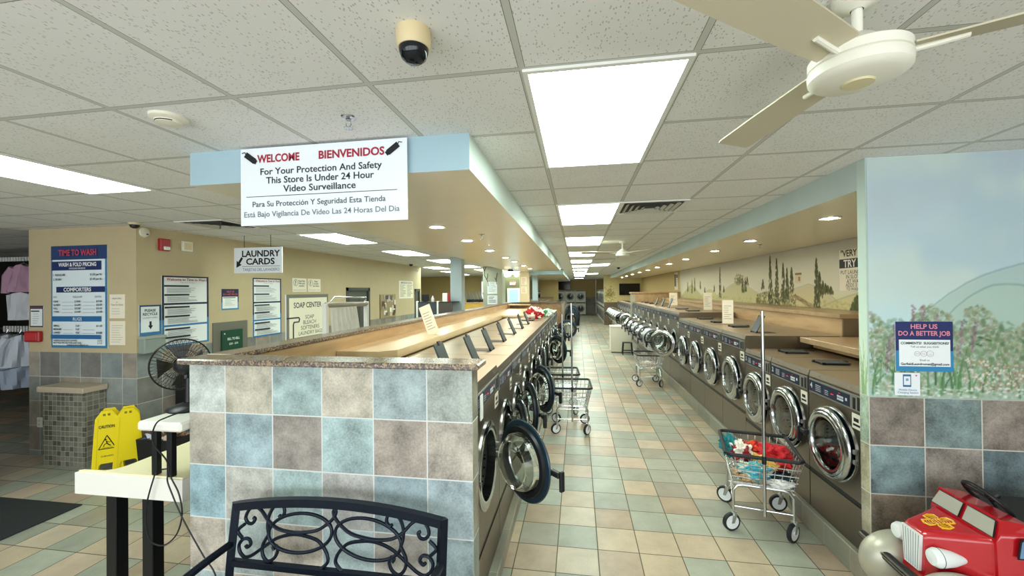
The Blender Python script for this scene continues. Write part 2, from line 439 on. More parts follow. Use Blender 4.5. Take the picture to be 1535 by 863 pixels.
# right wall: mural over dark tile, its end closing the washer bay
RW0, RWY = 1.81, 2.92
zr = [0, .068, .373, .678, .983, 1.288]
rr = [['7d706c', '6d8288', '847773', '71868c', '827672'], ['6a8490', '8b7f7c', '5d7380', '857b78', '687f8a'], ['83766a', '6f7a76', '7d746c', '5f7582', '837770'], ['4f6a7e', '837a74', '64798a', '7f7772', '5c7384'], ['777066']*5]
cells = []
for r in range(5):
    z1 = zr[5-r]; z0 = zr[4-r]
    for c in range(13):
        x0 = RW0+.0+c*.305; cells.append(([(x0, RWY, z0), (x0+.305, RWY, z0), (x0+.305, RWY, z1), (x0, RWY, z1)], rr[r][c % 5 if c < 5 else (c+1) % 5]))
    cells.append(([(RW0, RWY+.085, z0), (RW0, RWY, z0), (RW0, RWY, z1), (RW0, RWY+.085, z1)], ['9db3a4', 'a39a82', '968c78', '8f8f82', '7d7a70'][r]))
    cells.append(([(6, RWY+.085, z0), (RW0, RWY+.085, z0), (RW0, RWY+.085, z1), (6, RWY+.085, z1)], '888070'))
wall_right = tinted_wall('wall_right', cells, M_tint2)
mb = MB().m(mat('wall_end_paint', 'cfe3d8', .7, var=.05)).box(RW0+.001, RWY+.004, 1.288, 6, RWY+.085, CZ); struct(mb.build('wall_right_upper'))

# left: pier with the price list, long wall with notices
def painted(name, x0, y0, x1, y1, z0=1.285, z1=CZ, mt=None, tile=True):
    b = MB(); b.m(mt or M_paint).box(x0, y0, z0, x1, y1, z1)
    if tile: b.m(M_walltile).box(x0, y0, 0, x1, y1, z0)
    return struct(b.build(name))
painted('wall_pier', -6.76, 4.1, -5.17, 4.3)
# long wall in pieces round two doors
painted('wall_left', -5.35, 4.3, -5.17, 8.56)
painted('wall_left_2', -5.35, 9.62, -5.17, 12.5)
mb = MB().m(M_paint).box(-5.35, 8.56, 2.09, -5.17, 9.62, CZ); mb.box(-5.35, 12.95, 0, -5.17, 13.05, CZ).box(-5.35, 12.5, 2.07, -5.17, 12.95, CZ); struct(mb.build('wall_left_3'))
for i, (a, b_, h) in enumerate([(8.56, 9.62, 2.09), (12.5, 12.95, 2.07)]):
    fr = MB().m(mat('door_dark_grey', '3c3f38', .5)); fr.box(-5.20, a, 0, -5.155, a+.08, h).box(-5.20, b_-.08, 0, -5.155, b_, h).box(-5.20, a, h-.08, -5.155, b_, h)
    d = struct(fr.build('door_%d' % (i+1)))
    lf = MB().m(mat('door_leaf_grey', '4b4d44' if i == 0 else '2e3228', .5)); lf.box(-5.235, a+.08, 0, -5.19, b_-.08, h-.08)
    if i == 0:
        for (u0, u1) in ((.16, .46), (.60, .90)):
            for (v0, v1) in ((.25, .95), (1.1, 1.85)): lf.box(-5.19, a+u0, v0, -5.182, a+u1, v1, .004)
    lf.build('door_leaf', None, d)
    hd = MB().m(M_chrome); hd.cyl((-5.19, b_-.14, 1.0), (-5.14, b_-.14, 1.0), .012).sphere((-5.13, b_-.14, 1.0), .028); hd.build('door_handle', None, d)
# rooms behind and far end
painted('wall_back_1', -12.5, 22.2, -5.3, 22.35, 0, CZ, M_tanback, False)
painted('wall_back_2', -5.3, 33.9, 1.45, 34.05, 1.4, CZ, M_tanback, True)
mb = MB().m(M_dark).box(-13, -3, 0, -12.9, 22.2, CZ); struct(mb.build('wall_left_outer'))
mb = MB().m(M_paint).box(-8.2, 13.0, 0, -5.35, 13.12, CZ); struct(mb.build('wall_partition'))
mb = MB().m(M_dark).box(-12.9, 7.6, 0, -5.35, 7.75, CZ); struct(mb.build('wall_back_room'))
mb = MB().m(mat('dark_green_wall', '5a5a3c', .8)).box(-4.6, 20.4, 0, -2.35, 20.55, CZ); struct(mb.build('wall_back_3'))
mb = MB().m(M_tanback).box(-2.35, 26, 1.3, -1.2, 26.1, CZ); struct(mb.build('wall_back_4'))
# right bay: mural wall, TV wall, dryer run
mb = MB().m(M_tanback).box(3.52, 3.07, 0, 3.6, 23.5, CZ); struct(mb.build('wall_right_bay'))
mb = MB().m(mat('tv_wall_paint', 'd5c58f', .75, var=.08, vscale=4)).box(1.45, 23.5, 1.28, 3.6, 23.65, CZ); mb.m(mat('brown_tile', '6d5c48', .5, var=.2, vscale=10)).box(1.45, 23.5, 0, 3.6, 23.65, 1.28); struct(mb.build('wall_right_back'))
mb = MB().m(M_tanback).box(2.3, 23.65, 0, 2.4, 34.05, CZ); mb.box(1.46, 33.9, 0, 2.3, 34.05, CZ); struct(mb.build('wall_right_far'))
# E2

# shop front behind the camera: mullions and sill, daylight comes in between
mb = MB().m(M_white)
for x in (-6, -4, -2, 0, 2, 4): mb.box(x-.04, -2.75, .4, x+.04, -2.65, 2.6)
mb.box(-13, -2.8, 0, 6, -2.6, .4).box(-13, -2.8, 2.6, 6, -2.6, CZ); struct(mb.build('window_1'))
mb = MB().m(M_paint).box(5.9, -2.6, 0, 6, 2.92, CZ); struct(mb.build('wall_right_entrance'))

# ------------------------------------------------------------ ceiling lights
M_diff = mat('light_diffuser', 'e9fbf0', .5, emit=TROFFER)
M_bulb = mat('can_bulb', 'fff4e0', .5, emit=CANLIGHT)
mb = MB().m(M_white)
for a in ((-.305, -.61, -.285, .61), (.285, -.61, .305, .61), (-.285, -.61, .285, -.59), (-.285, .59, .285, .61)): mb.box(a[0], a[1], -.012, a[2], a[3], -.001)
me_fr = mb.mesh('light_frame')
mb = MB().m(M_diff).box(-.285, -.59, -.009, .285, .59, -.002); me_df = mb.mesh('light_diffuser')
def troffer(x, y, label, group):
    t = thing('ceiling_light', label, 'ceiling light', (x, y, CZ), 0, group)
    link('frame', me_fr, t); link('diffuser', me_df, t)
for i, y0 in enumerate([1.502, 3.942, 6.382, 8.822, 11.262, 13.702, 16.142, 18.582, 21.02, 23.46, 28.3]):
    troffer(-.1947+.305, y0+.61, 'fluorescent ceiling panel over the aisle, %s in its row counted from the dome camera' % ORD[i], 'light panels over the aisle')
for i, y0 in enumerate([1.502, 5.162, 7.602, 10.042, 12.482, 14.922, 17.36, 19.8]):
    troffer(-3.55, y0+.61, 'fluorescent ceiling panel above the notice wall side, %s in its row counted from the entrance' % ORD[i], 'light panels by the notice wall')
for i, (x, y0) in enumerate([(.72, 13.1), (.72, 20.4), (-.9, 14.3), (-.9, 17.6), (-.9, 21)]):
    troffer(x, y0+.61, ['fluorescent ceiling panel beyond the far ceiling fan', 'fluorescent ceiling panel above the far mural with the television', 'fluorescent ceiling panel just past the end of the soffit', 'fluorescent ceiling panel past the soffit, second from its end', 'fluorescent ceiling panel past the soffit, third from its end'][i], 'far light panels')
for i, (x, y0) in enumerate([(-4.8, 13.6), (-5.2, 16.5), (-5.6, 19.3), (-2.6, 14.2), (-2.7, 17.2), (-2.9, 20)]):
    troffer(x, y0, 'far fluorescent panel over the back room, %s counted from the notice wall' % ORD[i], 'light panels over the back room')
mb = MB().m(M_white).lathe([(.055, -.001), (.085, -.001), (.09, -.006), (.078, -.014), (.062, -.010), (.055, -.001)], n=24); me_tr = mb.mesh('can_trim')
mb = MB().m(M_bulb).lathe([(.06, -.004), (.045, -.012), (.02, -.016), (.0005, -.017)], n=20); me_bu = mb.mesh('can_bulb')
def can(x, y, label, group):
    t = thing('recessed_light', label, 'recessed light', (x, y, SZ), 0, group)
    link('trim_ring', me_tr, t); link('bulb', me_bu, t)
for i, y in enumerate([3.8, 4.9, 6.2, 7.6, 8.7, 10.2, 11.6]):
    can(-1.335, y, 'glowing recessed spotlight under the island soffit, %s counted from the welcome sign' % ORD[i], 'spotlights under the island soffit')
for i, y in enumerate([4.1, 5.82, 7.23, 9.08, 10.66, 12.2, 13.8, 15.6, 17.6, 19.6, 21.6]):
    can(2.25, y, 'glowing recessed spotlight over the mural side washers, %s counted from the entrance' % ORD[i], 'spotlights over the mural side washers')

# ------------------------------------------------------------ things on the ceiling
def vent(x, y, label, sx=.61, sy=.61):
    t = thing('air_vent', label, 'air vent', (x, y, CZ)); h = -.001
    f = MB().m(M_white); a, b = sx/2, sy/2
    for q in ((-a, -b, -a+.03, b), (a-.03, -b, a, b), (-a+.03, -b, a-.03, -b+.03), (-a+.03, b-.03, a-.03, b)): f.box(q[0], q[1], -.012, q[2], q[3], h)
    f.build('frame', None, t)
    g = MB().m(M_grate).box(-a+.03, -b+.03, -.004, a-.03, b-.03, h); g.build('grille_opening', None, t)
    s = MB().m(mat('vent_louver', 'bdbcb0', .5))
    for k in range(1, 5):
        A = a-.03-k*.055; B = b-.03-k*.055
        if A < .03 or B < .03: break
        for (p, q) in (((-A, -B), (A, -B)), ((A, -B), (A, B)), ((A, B), (-A, B)), ((-A, B), (-A, -B))):
            dx, dy = q[0]-p[0], q[1]-p[1]; L = math.hypot(dx, dy); nx, ny = dy/L*.032, -dx/L*.032
            s.quad((p[0], p[1], -.005), (q[0], q[1], -.005), (q[0]+nx*(1), q[1]+ny, -.018), (p[0]+nx, p[1]+ny, -.018))
    s.build('louvers', None, t)
vent(.72, 4.247, 'square louvered air vent beside the second aisle light panel')
vent(.72, 11.1, 'dark slotted air vent past the far ceiling fan', .61, .3)
vent(-4.17, 4.25, 'louvered air vent above the laundry cards sign')
def lathe_thing(name, label, cat, loc, parts):
    t = thing(name, label, cat, loc)
    for pn, mt, prof, kw in parts: MB().m(mt).lathe(prof, **kw).build(pn, None, t)
    return t
lathe_thing('security_camera', 'dome security camera with beige housing and black bubble', 'security camera', (-.50, 1.22, CZ), [
    ('housing', M_beige, [(.0005, 0), (.052, 0), (.055, -.01), (.054, -.04), (.048, -.058), (.04, -.06)], {}),
    ('lens_dome', mat('dark_bubble', '10141c', .05), [(.046, -.056), (.045, -.07), (.038, -.088), (.022, -.101), (.0005, -.105)], {})])
lathe_thing('smoke_detector', 'round cream smoke detector on the ceiling near the welcome sign', 'smoke detector', (-1.86, 1.62, CZ), [
    ('base', M_cream, [(.0005, 0), (.075, 0), (.075, -.012), (.062, -.02), (.045, -.022)], {}),
    ('sensor_head', M_cream, [(.055, -.018), (.05, -.032), (.0005, -.038)], {}),
    ('sensor_slots', M_black, [(.052, -.022), (.0525, -.029), (.05, -.03)], dict(n=24, a0=3.6, a1=5.8))])
def sprinkler(x, y, z, label):
    t = lathe_thing('sprinkler', label, 'sprinkler', (x, y, z), [
        ('escutcheon', M_chrome, [(.0005, 0), (.034, 0), (.03, -.006), (.012, -.01)], {}),
        ('deflector', M_chrome, [(.0005, -.052), (.022, -.052), (.022, -.055), (.0005, -.055)], {})])
    f = MB().m(M_chrome); f.cyl((0, 0, -.008), (0, 0, -.025), .009, 10)
    for s in (-1, 1): f.tube([(s*.004, 0, -.024), (s*.014, 0, -.034), (s*.004, 0, -.052)], .0025, 6)
    f.build('frame', None, t)
sprinkler(-1.05, 1.77, CZ, 'chrome sprinkler head on the ceiling above the welcome sign')
sprinkler(-1.05, 4.45, SZ, 'small dark sprinkler under the island soffit')
sprinkler(2.6, 6.4, SZ, 'small sprinkler under the mural bay ceiling')
for i, (x, y) in enumerate([(-5.0, 3.95), (1.5, 15.6), (-4.9, 11.6)]):
    lathe_thing('security_camera', ['small dark dome camera above the price list pier', 'small black dome camera on the ceiling by the far mural bay', 'small black dome camera above the far notice board'][i], 'security camera', (x, y, CZ), [
        ('housing', M_beige if i == 0 else M_black, [(.0005, 0), (.06, 0), (.058, -.02), (.045, -.024)], {}),
        ('lens_dome', M_black, [(.048, -.02), (.04, -.05), (.02, -.062), (.0005, -.064)], {})])
M_fan = mat('fan_white', 'e9e7d8', .4); M_blade = mat('fan_blade', 'c4bca2', .6)
def ceiling_fan(x, y, zh, angs, label, sp=1):
    t = thing('ceiling_fan', label, 'ceiling fan', (x, y, CZ)); z = zh-CZ
    MB().m(M_fan).lathe([(.0005, 0), (.06, 0), (.055, -.025), (.02, -.04), (.0155, -.042)], n=24).build('canopy', None, t)
    MB().m(M_fan).cyl((0, 0, -.02), (0, 0, z+.07), .013, 14).build('down_rod', None, t)
    MB().m(M_fan).lathe([(.013, z+.085), (.035, z+.082), (.06, z+.06), (.085, z+.042), (.112, z+.034), (.116, z+.03), (.116, z+.006), (.110, z+.004), (.116, z+.001), (.118, z-.004), (.116, z-.026), (.108, z-.034), (.09, z-.04), (.045, z-.046), (.0005, z-.046)], n=48).build('motor_housing', None, t)
    MB().m(mat('fan_cap', 'd8cfa6', .4)).lathe([(.0005, z-.052), (.036, z-.051), (.04, z-.045)], n=24).build('switch_cap', None, t)
    for a in angs:
        b = MB().m(M_blade); c, s = math.cos(a), math.sin(a)
        V = []; 
        for (r, hw, dz) in ((.11, .05, 0), (.2, .055, 0), (.45, .062, .004), (.68, .066, .006), (.705, .06, .006)):
            for q, tw in ((-hw, -.012), (hw, .012)):
                V.append((c*r-s*q, s*r+c*q, z+.02+dz+tw))
        V += [(v[0], v[1], v[2]+.005) for v in V]; n = 10; F = []
        for i in range(4):
            j = i*2
            F += [(j, j+1, j+3, j+2), (n+j, n+j+2, n+j+3, n+j+1), (j, j+2, n+j+2, n+j), (j+1, n+j+1, n+j+3, j+3)]
        F += [(0, n, n+1, 1), (8, 9, n+9, n+8)]
        b.add(V, F); bo = b.build('blade', None, t)
        k = MB().m(M_fan); k.tube([(c*.09, s*.09, z+.012), (c*.15, s*.15, z+.014), (c*.22, s*.22, z+.018)], .008, 8); k.build('blade_bracket', None, bo)
ceiling_fan(.785, 1.29, 2.60, [math.radians(a) for a in (97, 217, 337)], 'white ceiling fan hanging over the aisle near the entrance')
ceiling_fan(.766, 7.23, 2.585, [math.radians(a) for a in (188, 308, 68)], 'smaller looking white ceiling fan further along the aisle, past the square air vent')
# glass globe fan light far back
t = thing('globe_light', 'ceiling fixture with three glowing white globes near the exit sign', 'hanging light', (-1.96, 12, CZ))
MB().m(M_blackmetal).lathe([(.0005, 0), (.05, 0), (.05, -.02), (.012, -.03), (.012, -.12), (.1, -.24), (.0005, -.25)], n=16).build('stem', None, t)
for k in range(3):
    a = k*2.1+.4; MB().m(mat('globe_glow', 'fff6dc', .4, emit=1.2)).sphere((.18*math.cos(a), .18*math.sin(a), -.34), .075).build('globe', None, t)

# ------------------------------------------------------------ signs and posters
def sign(name, label, cat, W, H, c, face, layers, texts, group=None, thick=.006, back='eaf0f4', rx=0):
    """flat printed board; layers and texts measured in metres from its top-left corner"""
    b = MB().m(cm(back)); b.box(-W/2, 0, -H/2, W/2, thick, H/2)
    fa = FACE[face] if isinstance(face, str) else face
    c = (c[0]+math.sin(fa)*(thick+.001), c[1]-math.cos(fa)*(thick+.001), c[2])   # c is the wall behind it
    o = b.build(name, None, None, c, (rx, 0, fa)); tag(o, label, cat, group)
    if layers or texts:
        p = MB(); i = 1
        for (x0, y0, x1, y1, cc) in layers:
            y = -.0006*i; i += 1; p.m(cm(cc)); p.quad((x0-W/2, y, H/2-y1), (x1-W/2, y, H/2-y1), (x1-W/2, y, H/2-y0), (x0-W/2, y, H/2-y0))
        for tx in texts:
            body, x, y, s, cc = tx[:5]; kw = tx[5] if len(tx) > 5 else {}
            p.m(cm(cc)); p.text(body, x-W/2, H/2-y-s/2, s, -.0006*i-.0006, **kw)
        if p.F: p.build('lettering', None, o)
    return o
B = dict(bold=.025); L = dict(align='LEFT'); LB = dict(align='LEFT', bold=.025); R_ = dict(align='RIGHT')
# welcome sign hanging in front of the island soffit
Wd = .985; Hh = .43; red = 'a3203a'; ink = '1c2430'
o = sign('welcome_sign', 'white bilingual video surveillance sign hung on the front of the soffit', 'sign', Wd, Hh, (-1.366, 2.035, 2.572), '-y',
     [(.035, .268, .93, .2715, ink)],
     [('WELCOME', .235, .060, .042, red, dict(bold=.03, wmax=.26)), ('BIENVENIDOS', .67, .060, .042, red, dict(bold=.03, wmax=.38)),
      ('For Your Protection And Safety', .485, .132, .036, ink, dict(bold=.012, wmax=.72)), ('This Store Is Under 24 Hour', .48, .182, .036, ink, dict(bold=.012, wmax=.64)),
      ('Video Surveillance', .48, .232, .036, ink, dict(bold=.012, wmax=.43)),
      ('Para Su Protección Y Seguridad Esta Tienda', .47, .312, .030, '4a525c', dict(bold=.008, wmax=.79)), ('Está Bajo Vigilancia De Video Las 24 Horas Del Dia', .482, .368, .030, '6a727a', dict(bold=.006, wmax=.92))])
for (cx, sg) in ((.065, 1), (.905, -1)):
    p = MB().m(M_black); x = cx-Wd/2; z = Hh/2-.055; s0 = len(p.V)
    p.box(-.04, -.003, -.016, .032, -.002, .016).box(.032, -.003, -.012, .043, -.002, .012).tube([(-.04, -.003, .002), (-.05, -.003, .008), (-.062, -.003, -.006)], .0022, 6)
    p.xf(Matrix.Translation((x, 0, z)) @ Matrix.Rotation(.62*sg, 4, 'Y') @ Matrix.Scale(sg, 4, (1, 0, 0)), s0)
    p.build('camera_emblem', None, o)
# laundry cards sign on rods
o = sign('laundry_cards_sign', 'hanging LAUNDRY CARDS sign with a black arrow', 'sign', .76, .36, (-4.435, 5.14, 2.445), '-y',
     [(.13, .262, .73, .267, ink)],
     [('LAUNDRY', .43, .085, .085, '111418', dict(bold=.03, wmax=.60)), ('CARDS', .42, .195, .085, '111418', dict(bold=.03, wmax=.45)), ('TARJETAS DEL LAVADERO', .43, .31, .042, '6a7078', dict(wmax=.58))], thick=.012)
p = MB().m(M_black); p.prism([(-.34, -.1), (-.335, .0), (-.31, -.02), (-.26, .05), (-.235, .03), (-.285, -.045), (-.255, -.06)], -.003, -.0015); p.build('arrow', None, o)
for x in (-.22, .2): MB().m(M_black).cyl((x, .006, .18), (x, .006, .354), .004, 6).build('hanging_rod', None, o)
# price poster
def poster_layers():
    W, H = .83, 1.245; nv = '1b2f63'; bl = '2a6aa0'; gy = '5a6068'
    Ls = [(0, 0, W, H, '3d7fa8'), (.02, .16, W-.03, H-.03, 'e6f2f6'), (0, 0, W, .17, '24406f'), (.01, .19, W-.08, .30, nv), (.08, .50, W-.03, .57, nv), (.01, .90, W-.08, .965, bl), (.01, 1.125-.0, .01, 1.13, bl)]
    Ls = Ls[:-1]
    T = [('TIME TO WASH', .41, .085, .07, 'c9405a', dict(bold=.03, wmax=.56)), ('WASH & FOLD PRICING', .41, .23, .045, 'f2f4f6', dict(bold=.03, wmax=.56)), ('10 POUND MINIMUM', .41, .278, .018, 'dfe6ee', dict(bold=.02)),
         ('1. REGULAR', .05, .355, .024, '2a3038', LB), ('$1.20 per lb.', .77, .355, .024, '2a3038', dict(align='RIGHT', bold=.02)),
         ('2. RUSH', .05, .41, .024, '2a3038', LB), ('$1.40 per lb.', .77, .41, .024, '2a3038', dict(align='RIGHT', bold=.02)),
         ('COMFORTERS', .41, .535, .045, 'f2f4f6', dict(bold=.03)), ('SIZE', .05, .625, .02, gy, L), ('REGULAR', .41, .625, .022, gy), ('DOWN', .76, .625, .02, gy, R_)]
    for i, (a, b, c) in enumerate([('KING', '$18.00', '$27.00'), ('QUEEN', '$16.00', '$26.00'), ('FULL', '$15.00', '$25.00'), ('TWIN', '$14.00', '$24.00')]):
        y = .68+i*.042; T += [(a, .05, y, .022, '2a3038', LB), (b, .41, y, .022, '2a3038', B), (c, .77, y, .022, '2a3038', dict(align='RIGHT', bold=.02))]; Ls += [(.17, y+.008, .34, y+.011, gy), (.48, y+.008, .66, y+.011, gy)]
    T.append(('RUGS', .41, .933, .038, 'cfe4ee', B))
    for i, (a, b, c) in enumerate([('SMALL', "2'x3'", '$11.00'), ('MEDIUM', "3'x5'", '$14.00'), ('LARGE', "4'x6'", '$15.00')]):
        y = 1.015+i*.042-.0; T += [(a, .05, y, .022, '2a3038', LB), (b, .41, y, .022, '2a3038', B), (c, .77, y, .022, '2a3038', dict(align='RIGHT', bold=.02))]; Ls += [(.19, y+.008, .34, y+.011, gy), (.48, y+.008, .66, y+.011, gy)]
    Ls[5] = (.01, .86, W-.08, .925, bl); T = [(a[0], a[1], a[2]-.04, *a[3:]) if a[0] in ('RUGS', 'SMALL', 'MEDIUM', 'LARGE', "2'x3'", "3'x5'", "4'x6'", '$11.00', '$15.00') and a[2] > .9 else a for a in T]
    return W, H, Ls, T
W, H, Ls, T = poster_layers()
Ls.append((.01, 1.085, W-.08, 1.135-.0, '2a6aa0')); Ls = [l for l in Ls]
T += [('SLEEPING BAGS (NOT DOWN)', .05, 1.155, .018, '2a3038', LB), ('$18.00', .77, 1.155, .018, '2a3038', R_), ('MATTRESS PROTECTORS (ANY SIZE)', .05, 1.183, .018, '2a3038', LB), ('$13.00', .77, 1.183, .018, '2a3038', R_), ('GarfieldLaundromat@gmail.com', .41, 1.208, .017, '2a3038', B)]
sign('price_poster', 'tall blue and white wash and fold pricing poster on the tan pier', 'poster', W, H, (-5.988, 4.099, 1.962), '-y', Ls, T)
def lines(W, x0, x1, y0, n, dy, c='9aa0a4', t=.006):
    r = random.Random(int(W*1000)+n); return [(x0, y0+i*dy, x0+(x1-x0)*r.uniform(.55, 1), y0+i*dy+t, c) for i in range(n)]
sign('paper_notice', 'small white paper notice taped beside the price poster, upper sheet', 'notice', .22, .287, (-5.435, 4.099, 1.842), '-y', lines(.22, .03, .19, .17, 3, .03, 'c2c2bc'), [('RUSH ORD', .11, .05, .018, '80848a'), ('at', .11, .09, .018, '80848a'), ('Time To Wash', .11, .125, .02, '80848a')], thick=.004, back='f3ead2')
sign('paper_notice', 'small white paper notice taped beside the price poster, lower sheet', 'notice', .22, .287, (-5.435, 4.099, 1.522), '-y', lines(.22, .03, .20, .05, 8, .028, 'c2c2bc'), [], thick=.004, back='f3ead2')
sign('wall_notice', 'small bordered notice above the red alarm box on the pier', 'notice', .205, .265, (-6.63, 4.099, 1.722), '-y', [(0, 0, .205, .265, '2d3448'), (.012, .04, .193, .25, 'e9efee'), (.012, .015, .193, .035, '6a4454'), (.02, .06, .15, .075, '26282c')]+lines(.205, .05, .16, .10, 5, .028, 'b0b4b4'), [])
tb = tag(MB().m(M_red).box(-.113, -.05, -.067, .113, 0, .067, .012).build('alarm_box', None, None, (-6.65, 4.099, 1.474)), 'red alarm box on the corner of the tan pier', 'alarm box')
MB().m(mat('red_face', 'c4383a', .35)).box(-.09, -.056, -.045, .09, -.05, .045, .003).build('cover', None, tb)
to = tag(MB().m(M_white).box(-.04, -.008, -.06, .04, 0, .06, .003).build('power_outlet', None, None, (-6.59, 4.099, .412)), 'white power outlet low on the tiled pier', 'outlet')
m_ = MB().m(M_cream)
for z in (-.025, .025): m_.box(-.017, -.011, z-.015, .017, -.008, z+.015, .002)
m_.m(M_black)
for z in (-.025, .025):
    for x in (-.007, .007): m_.box(x-.0015, -.0115, z-.006, x+.0015, -.011, z+.006)
m_.build('sockets', None, to)
# long wall (faces +x)
WX = -5.169
def lw(name, label, cat, y0, y1, z0, z1, layers, texts, **k):
    return sign(name, label, cat, y1-y0, z1-z0, (WX, (y0+y1)/2, (z0+z1)/2), '+x', layers, texts, **k)
lw('recycle_sign', 'blue bordered PLEASE RECYCLE sign with a black arrow pointing down', 'sign', 4.126, 4.387, 1.484, 1.851, [(0, 0, .261, .367, '24406f'), (0, .2, .261, .367, '3a78a8'), (.015, .02, .235, .33, 'e9f2f4'), (.115, .20, .14, .26, '14161a')],
   [('PLEASE', .125, .065, .03, '2a3038', B), ('RECYCLE', .125, .11, .03, '2a3038', B), ('LAUNDRY CARDS', .125, .155, .015, '2a3038')])
a_ = [o for o in bpy.data.objects if o.name.startswith('recycle_sign')][0]
MB().m(M_black).prism([(.10-.13, .1835-.25), (.155-.13, .1835-.25), (.1275-.13, .1835-.295)], -.004, -.003).build('arrow_head', None, a_)
g_ = tag(MB().m(mat('grey_box', '8b978f', .5)).box(-.13, -.09, -.1, .13, 0, .1, .008).build('collection_box', None, None, (WX-.005, 4.25, 1.372), (0, 0, PI/2)), 'grey metal collection box under the recycle sign', 'box')
MB().m(mat('grey_box_lid', '9aa69e', .5)).box(-.135, -.1, .07, .135, -.001, .105, .005).build('lid', None, g_)
def rules(W, H, panels):
    nv = '16223f'; Ls = [(0, 0, W, H, nv), (0, H*.62, W, H, '2f78ac')]; T = []
    for (a, b) in panels:
        Ls.append((.025, a, W-.03, b, 'eef3f2')); 
    for (a, b) in panels:
        y = a+(.1 if a < .05 else .02); n = 2; hgt = (b-y)/n
        for k in range(n):
            Ls.append((.025, y+k*hgt, W*.55, y+k*hgt+.022, '20262e')); Ls += lines(W+k, .06, W*.85, y+k*hgt+.035, 5, (hgt-.045)/5, 'a9b0b2', .007)
    T.append(('Welcome to Time to Wash!', W*.49, .045, .034, 'a03038', dict(bold=.02, wmax=W*.86))); T.append(('Thank you for choosing us', W*.49, .085, .014, '80848a'))
    return Ls, T
Ls, T = rules(.66, .906, [(.02, .35), (.375, .63), (.655, .885)])
lw('rules_poster', 'large Welcome to Time to Wash rules poster above the desk fan', 'poster', 4.396, 5.056, 1.311, 2.217, Ls, T)
Ls, T = rules(.645, .965, [(.02, .39), (.415, .68), (.705, .94)])
lw('rules_poster', 'second Welcome to Time to Wash rules poster, between the bill changer and the soap centre', 'poster', 5.852, 6.497, 1.266, 2.231, Ls, T)
lw('feedback_sign', 'small HELP US DO A BETTER JOB sign above the green bill changer', 'sign', 5.266, 5.577, 1.738, 2.049, [(0, 0, .311, .311, '1f2547'), (0, .2, .311, .311, '3a88b4'), (.018, .115, .29, .29, 'eef2ee'), (.03, .125, .25, .135, '30343c')]+lines(.311, .06, .25, .15, 5, .022, 'b6bab8'), [('HELP US', .155, .04, .026, 'c85a70', B), ('DO A BETTER JOB', .155, .08, .024, 'c85a70', dict(bold=.02, wmax=.26))])
qt = [['Need help', 'With your', 'Laundry?'], ['Please', 'Consider', 'the Others']]
for i, (a, b) in enumerate([(6.792, 7.185), (7.224, 7.621)]):
    o = lw('question_sign', ['white question mark sign asking about help with laundry, the one nearer the bill changer', 'white question mark sign nearer the grey door, beside its twin'][i], 'sign', a, b, 2.0, 2.255, [], [('?', .08, .085, .075, '2c3038', B)]+[(s, .25, .05+.045*j, .03, '555a60', B) for j, s in enumerate(qt[i])]+[('Ask the attendant for details', .195, .22, .02, '555a60', dict(wmax=.35))], back='f4ecd6')
    MB().m(cm('2c3038')).lathe([(.055, .004), (.061, .004), (.061, .0035)], c=(-.1165, 0, .0425), axis='y', n=24).build('ring', None, o)
# soap centre board in its grey tile frame
o = lw('soap_board', 'cream SOAP CENTER price board in a grey tiled frame', 'sign', 6.595, 7.838, 1.13, 1.951, [(0, 0, 1.243, .821, '77766a'), (.068, .065, 1.195, .80, 'f0ead2')],
   [('SOAP CENTER', .60, .2, .10, '1c1c1a', dict(bold=.015, wmax=.82)), ('SOAP', .64, .43, .075, '2a2a26'), ('BLEACH', .64, .53, .075, '2a2a26'), ('SOFTENERS', .66, .63, .075, '2a2a26'), ('LAUNDRY BAGS', .68, .73, .07, '2a2a26')], thick=.03)
p = MB().m(M_black); p.tube([(-.62, -.004, -.02), (-.3, -.004, -.02), (-.28, -.004, -.05), (-.3, -.004, -.1), (-.43, -.004, -.1), (-.45, -.004, -.14), (-.45, -.004, -.39)], .012, 6); p.build('border_bracket', None, o); MB().m(M_black).box(.44, -.006, -.16, .56, -.003, -.03).m(cm('f0ead2')).box(.475, -.007, -.12, .53, -.006, -.07).build('card_slot', None, o)
lw('posted_notice', 'large white notice sheet past the bulletin board', 'notice', 11.34, 12.37, 1.78, 2.309, lines(1.03, .05, .48, .12, 9, .042, '8a8a80', .014)+lines(1.04, .55, .98, .12, 9, .042, '8a8a80', .014), [('IMPORTANT NOTICE', .5, .06, .05, '6a5a50', dict(bold=.02, wmax=.8))], back='f2ecd8')
o = lw('bulletin_board', 'cork bulletin board covered with small cards and flyers', 'bulletin board', 10.144, 11.065, 1.274, 1.915, [(0, 0, .921, .641, '9c8a66')], [], thick=.02, back='6b5a40')
r = random.Random(3)
for i in range(26):
    x = r.uniform(-.36, .4); z = r.uniform(-.25, .26); a, b_ = r.uniform(.04, .09), r.uniform(.04, .08); c_ = r.choice(['e8e4d4', 'd8d0b8', '9a8878', '6a5a58', 'c8b898', '5c4038', 'b8b0a8', '403c48'])
    f_ = tag(MB().m(cm(c_)).box(x-a, -.004-.0007*i, z-b_, x+a, -.003-.0007*i, z+b_).build('flyer', None, o))
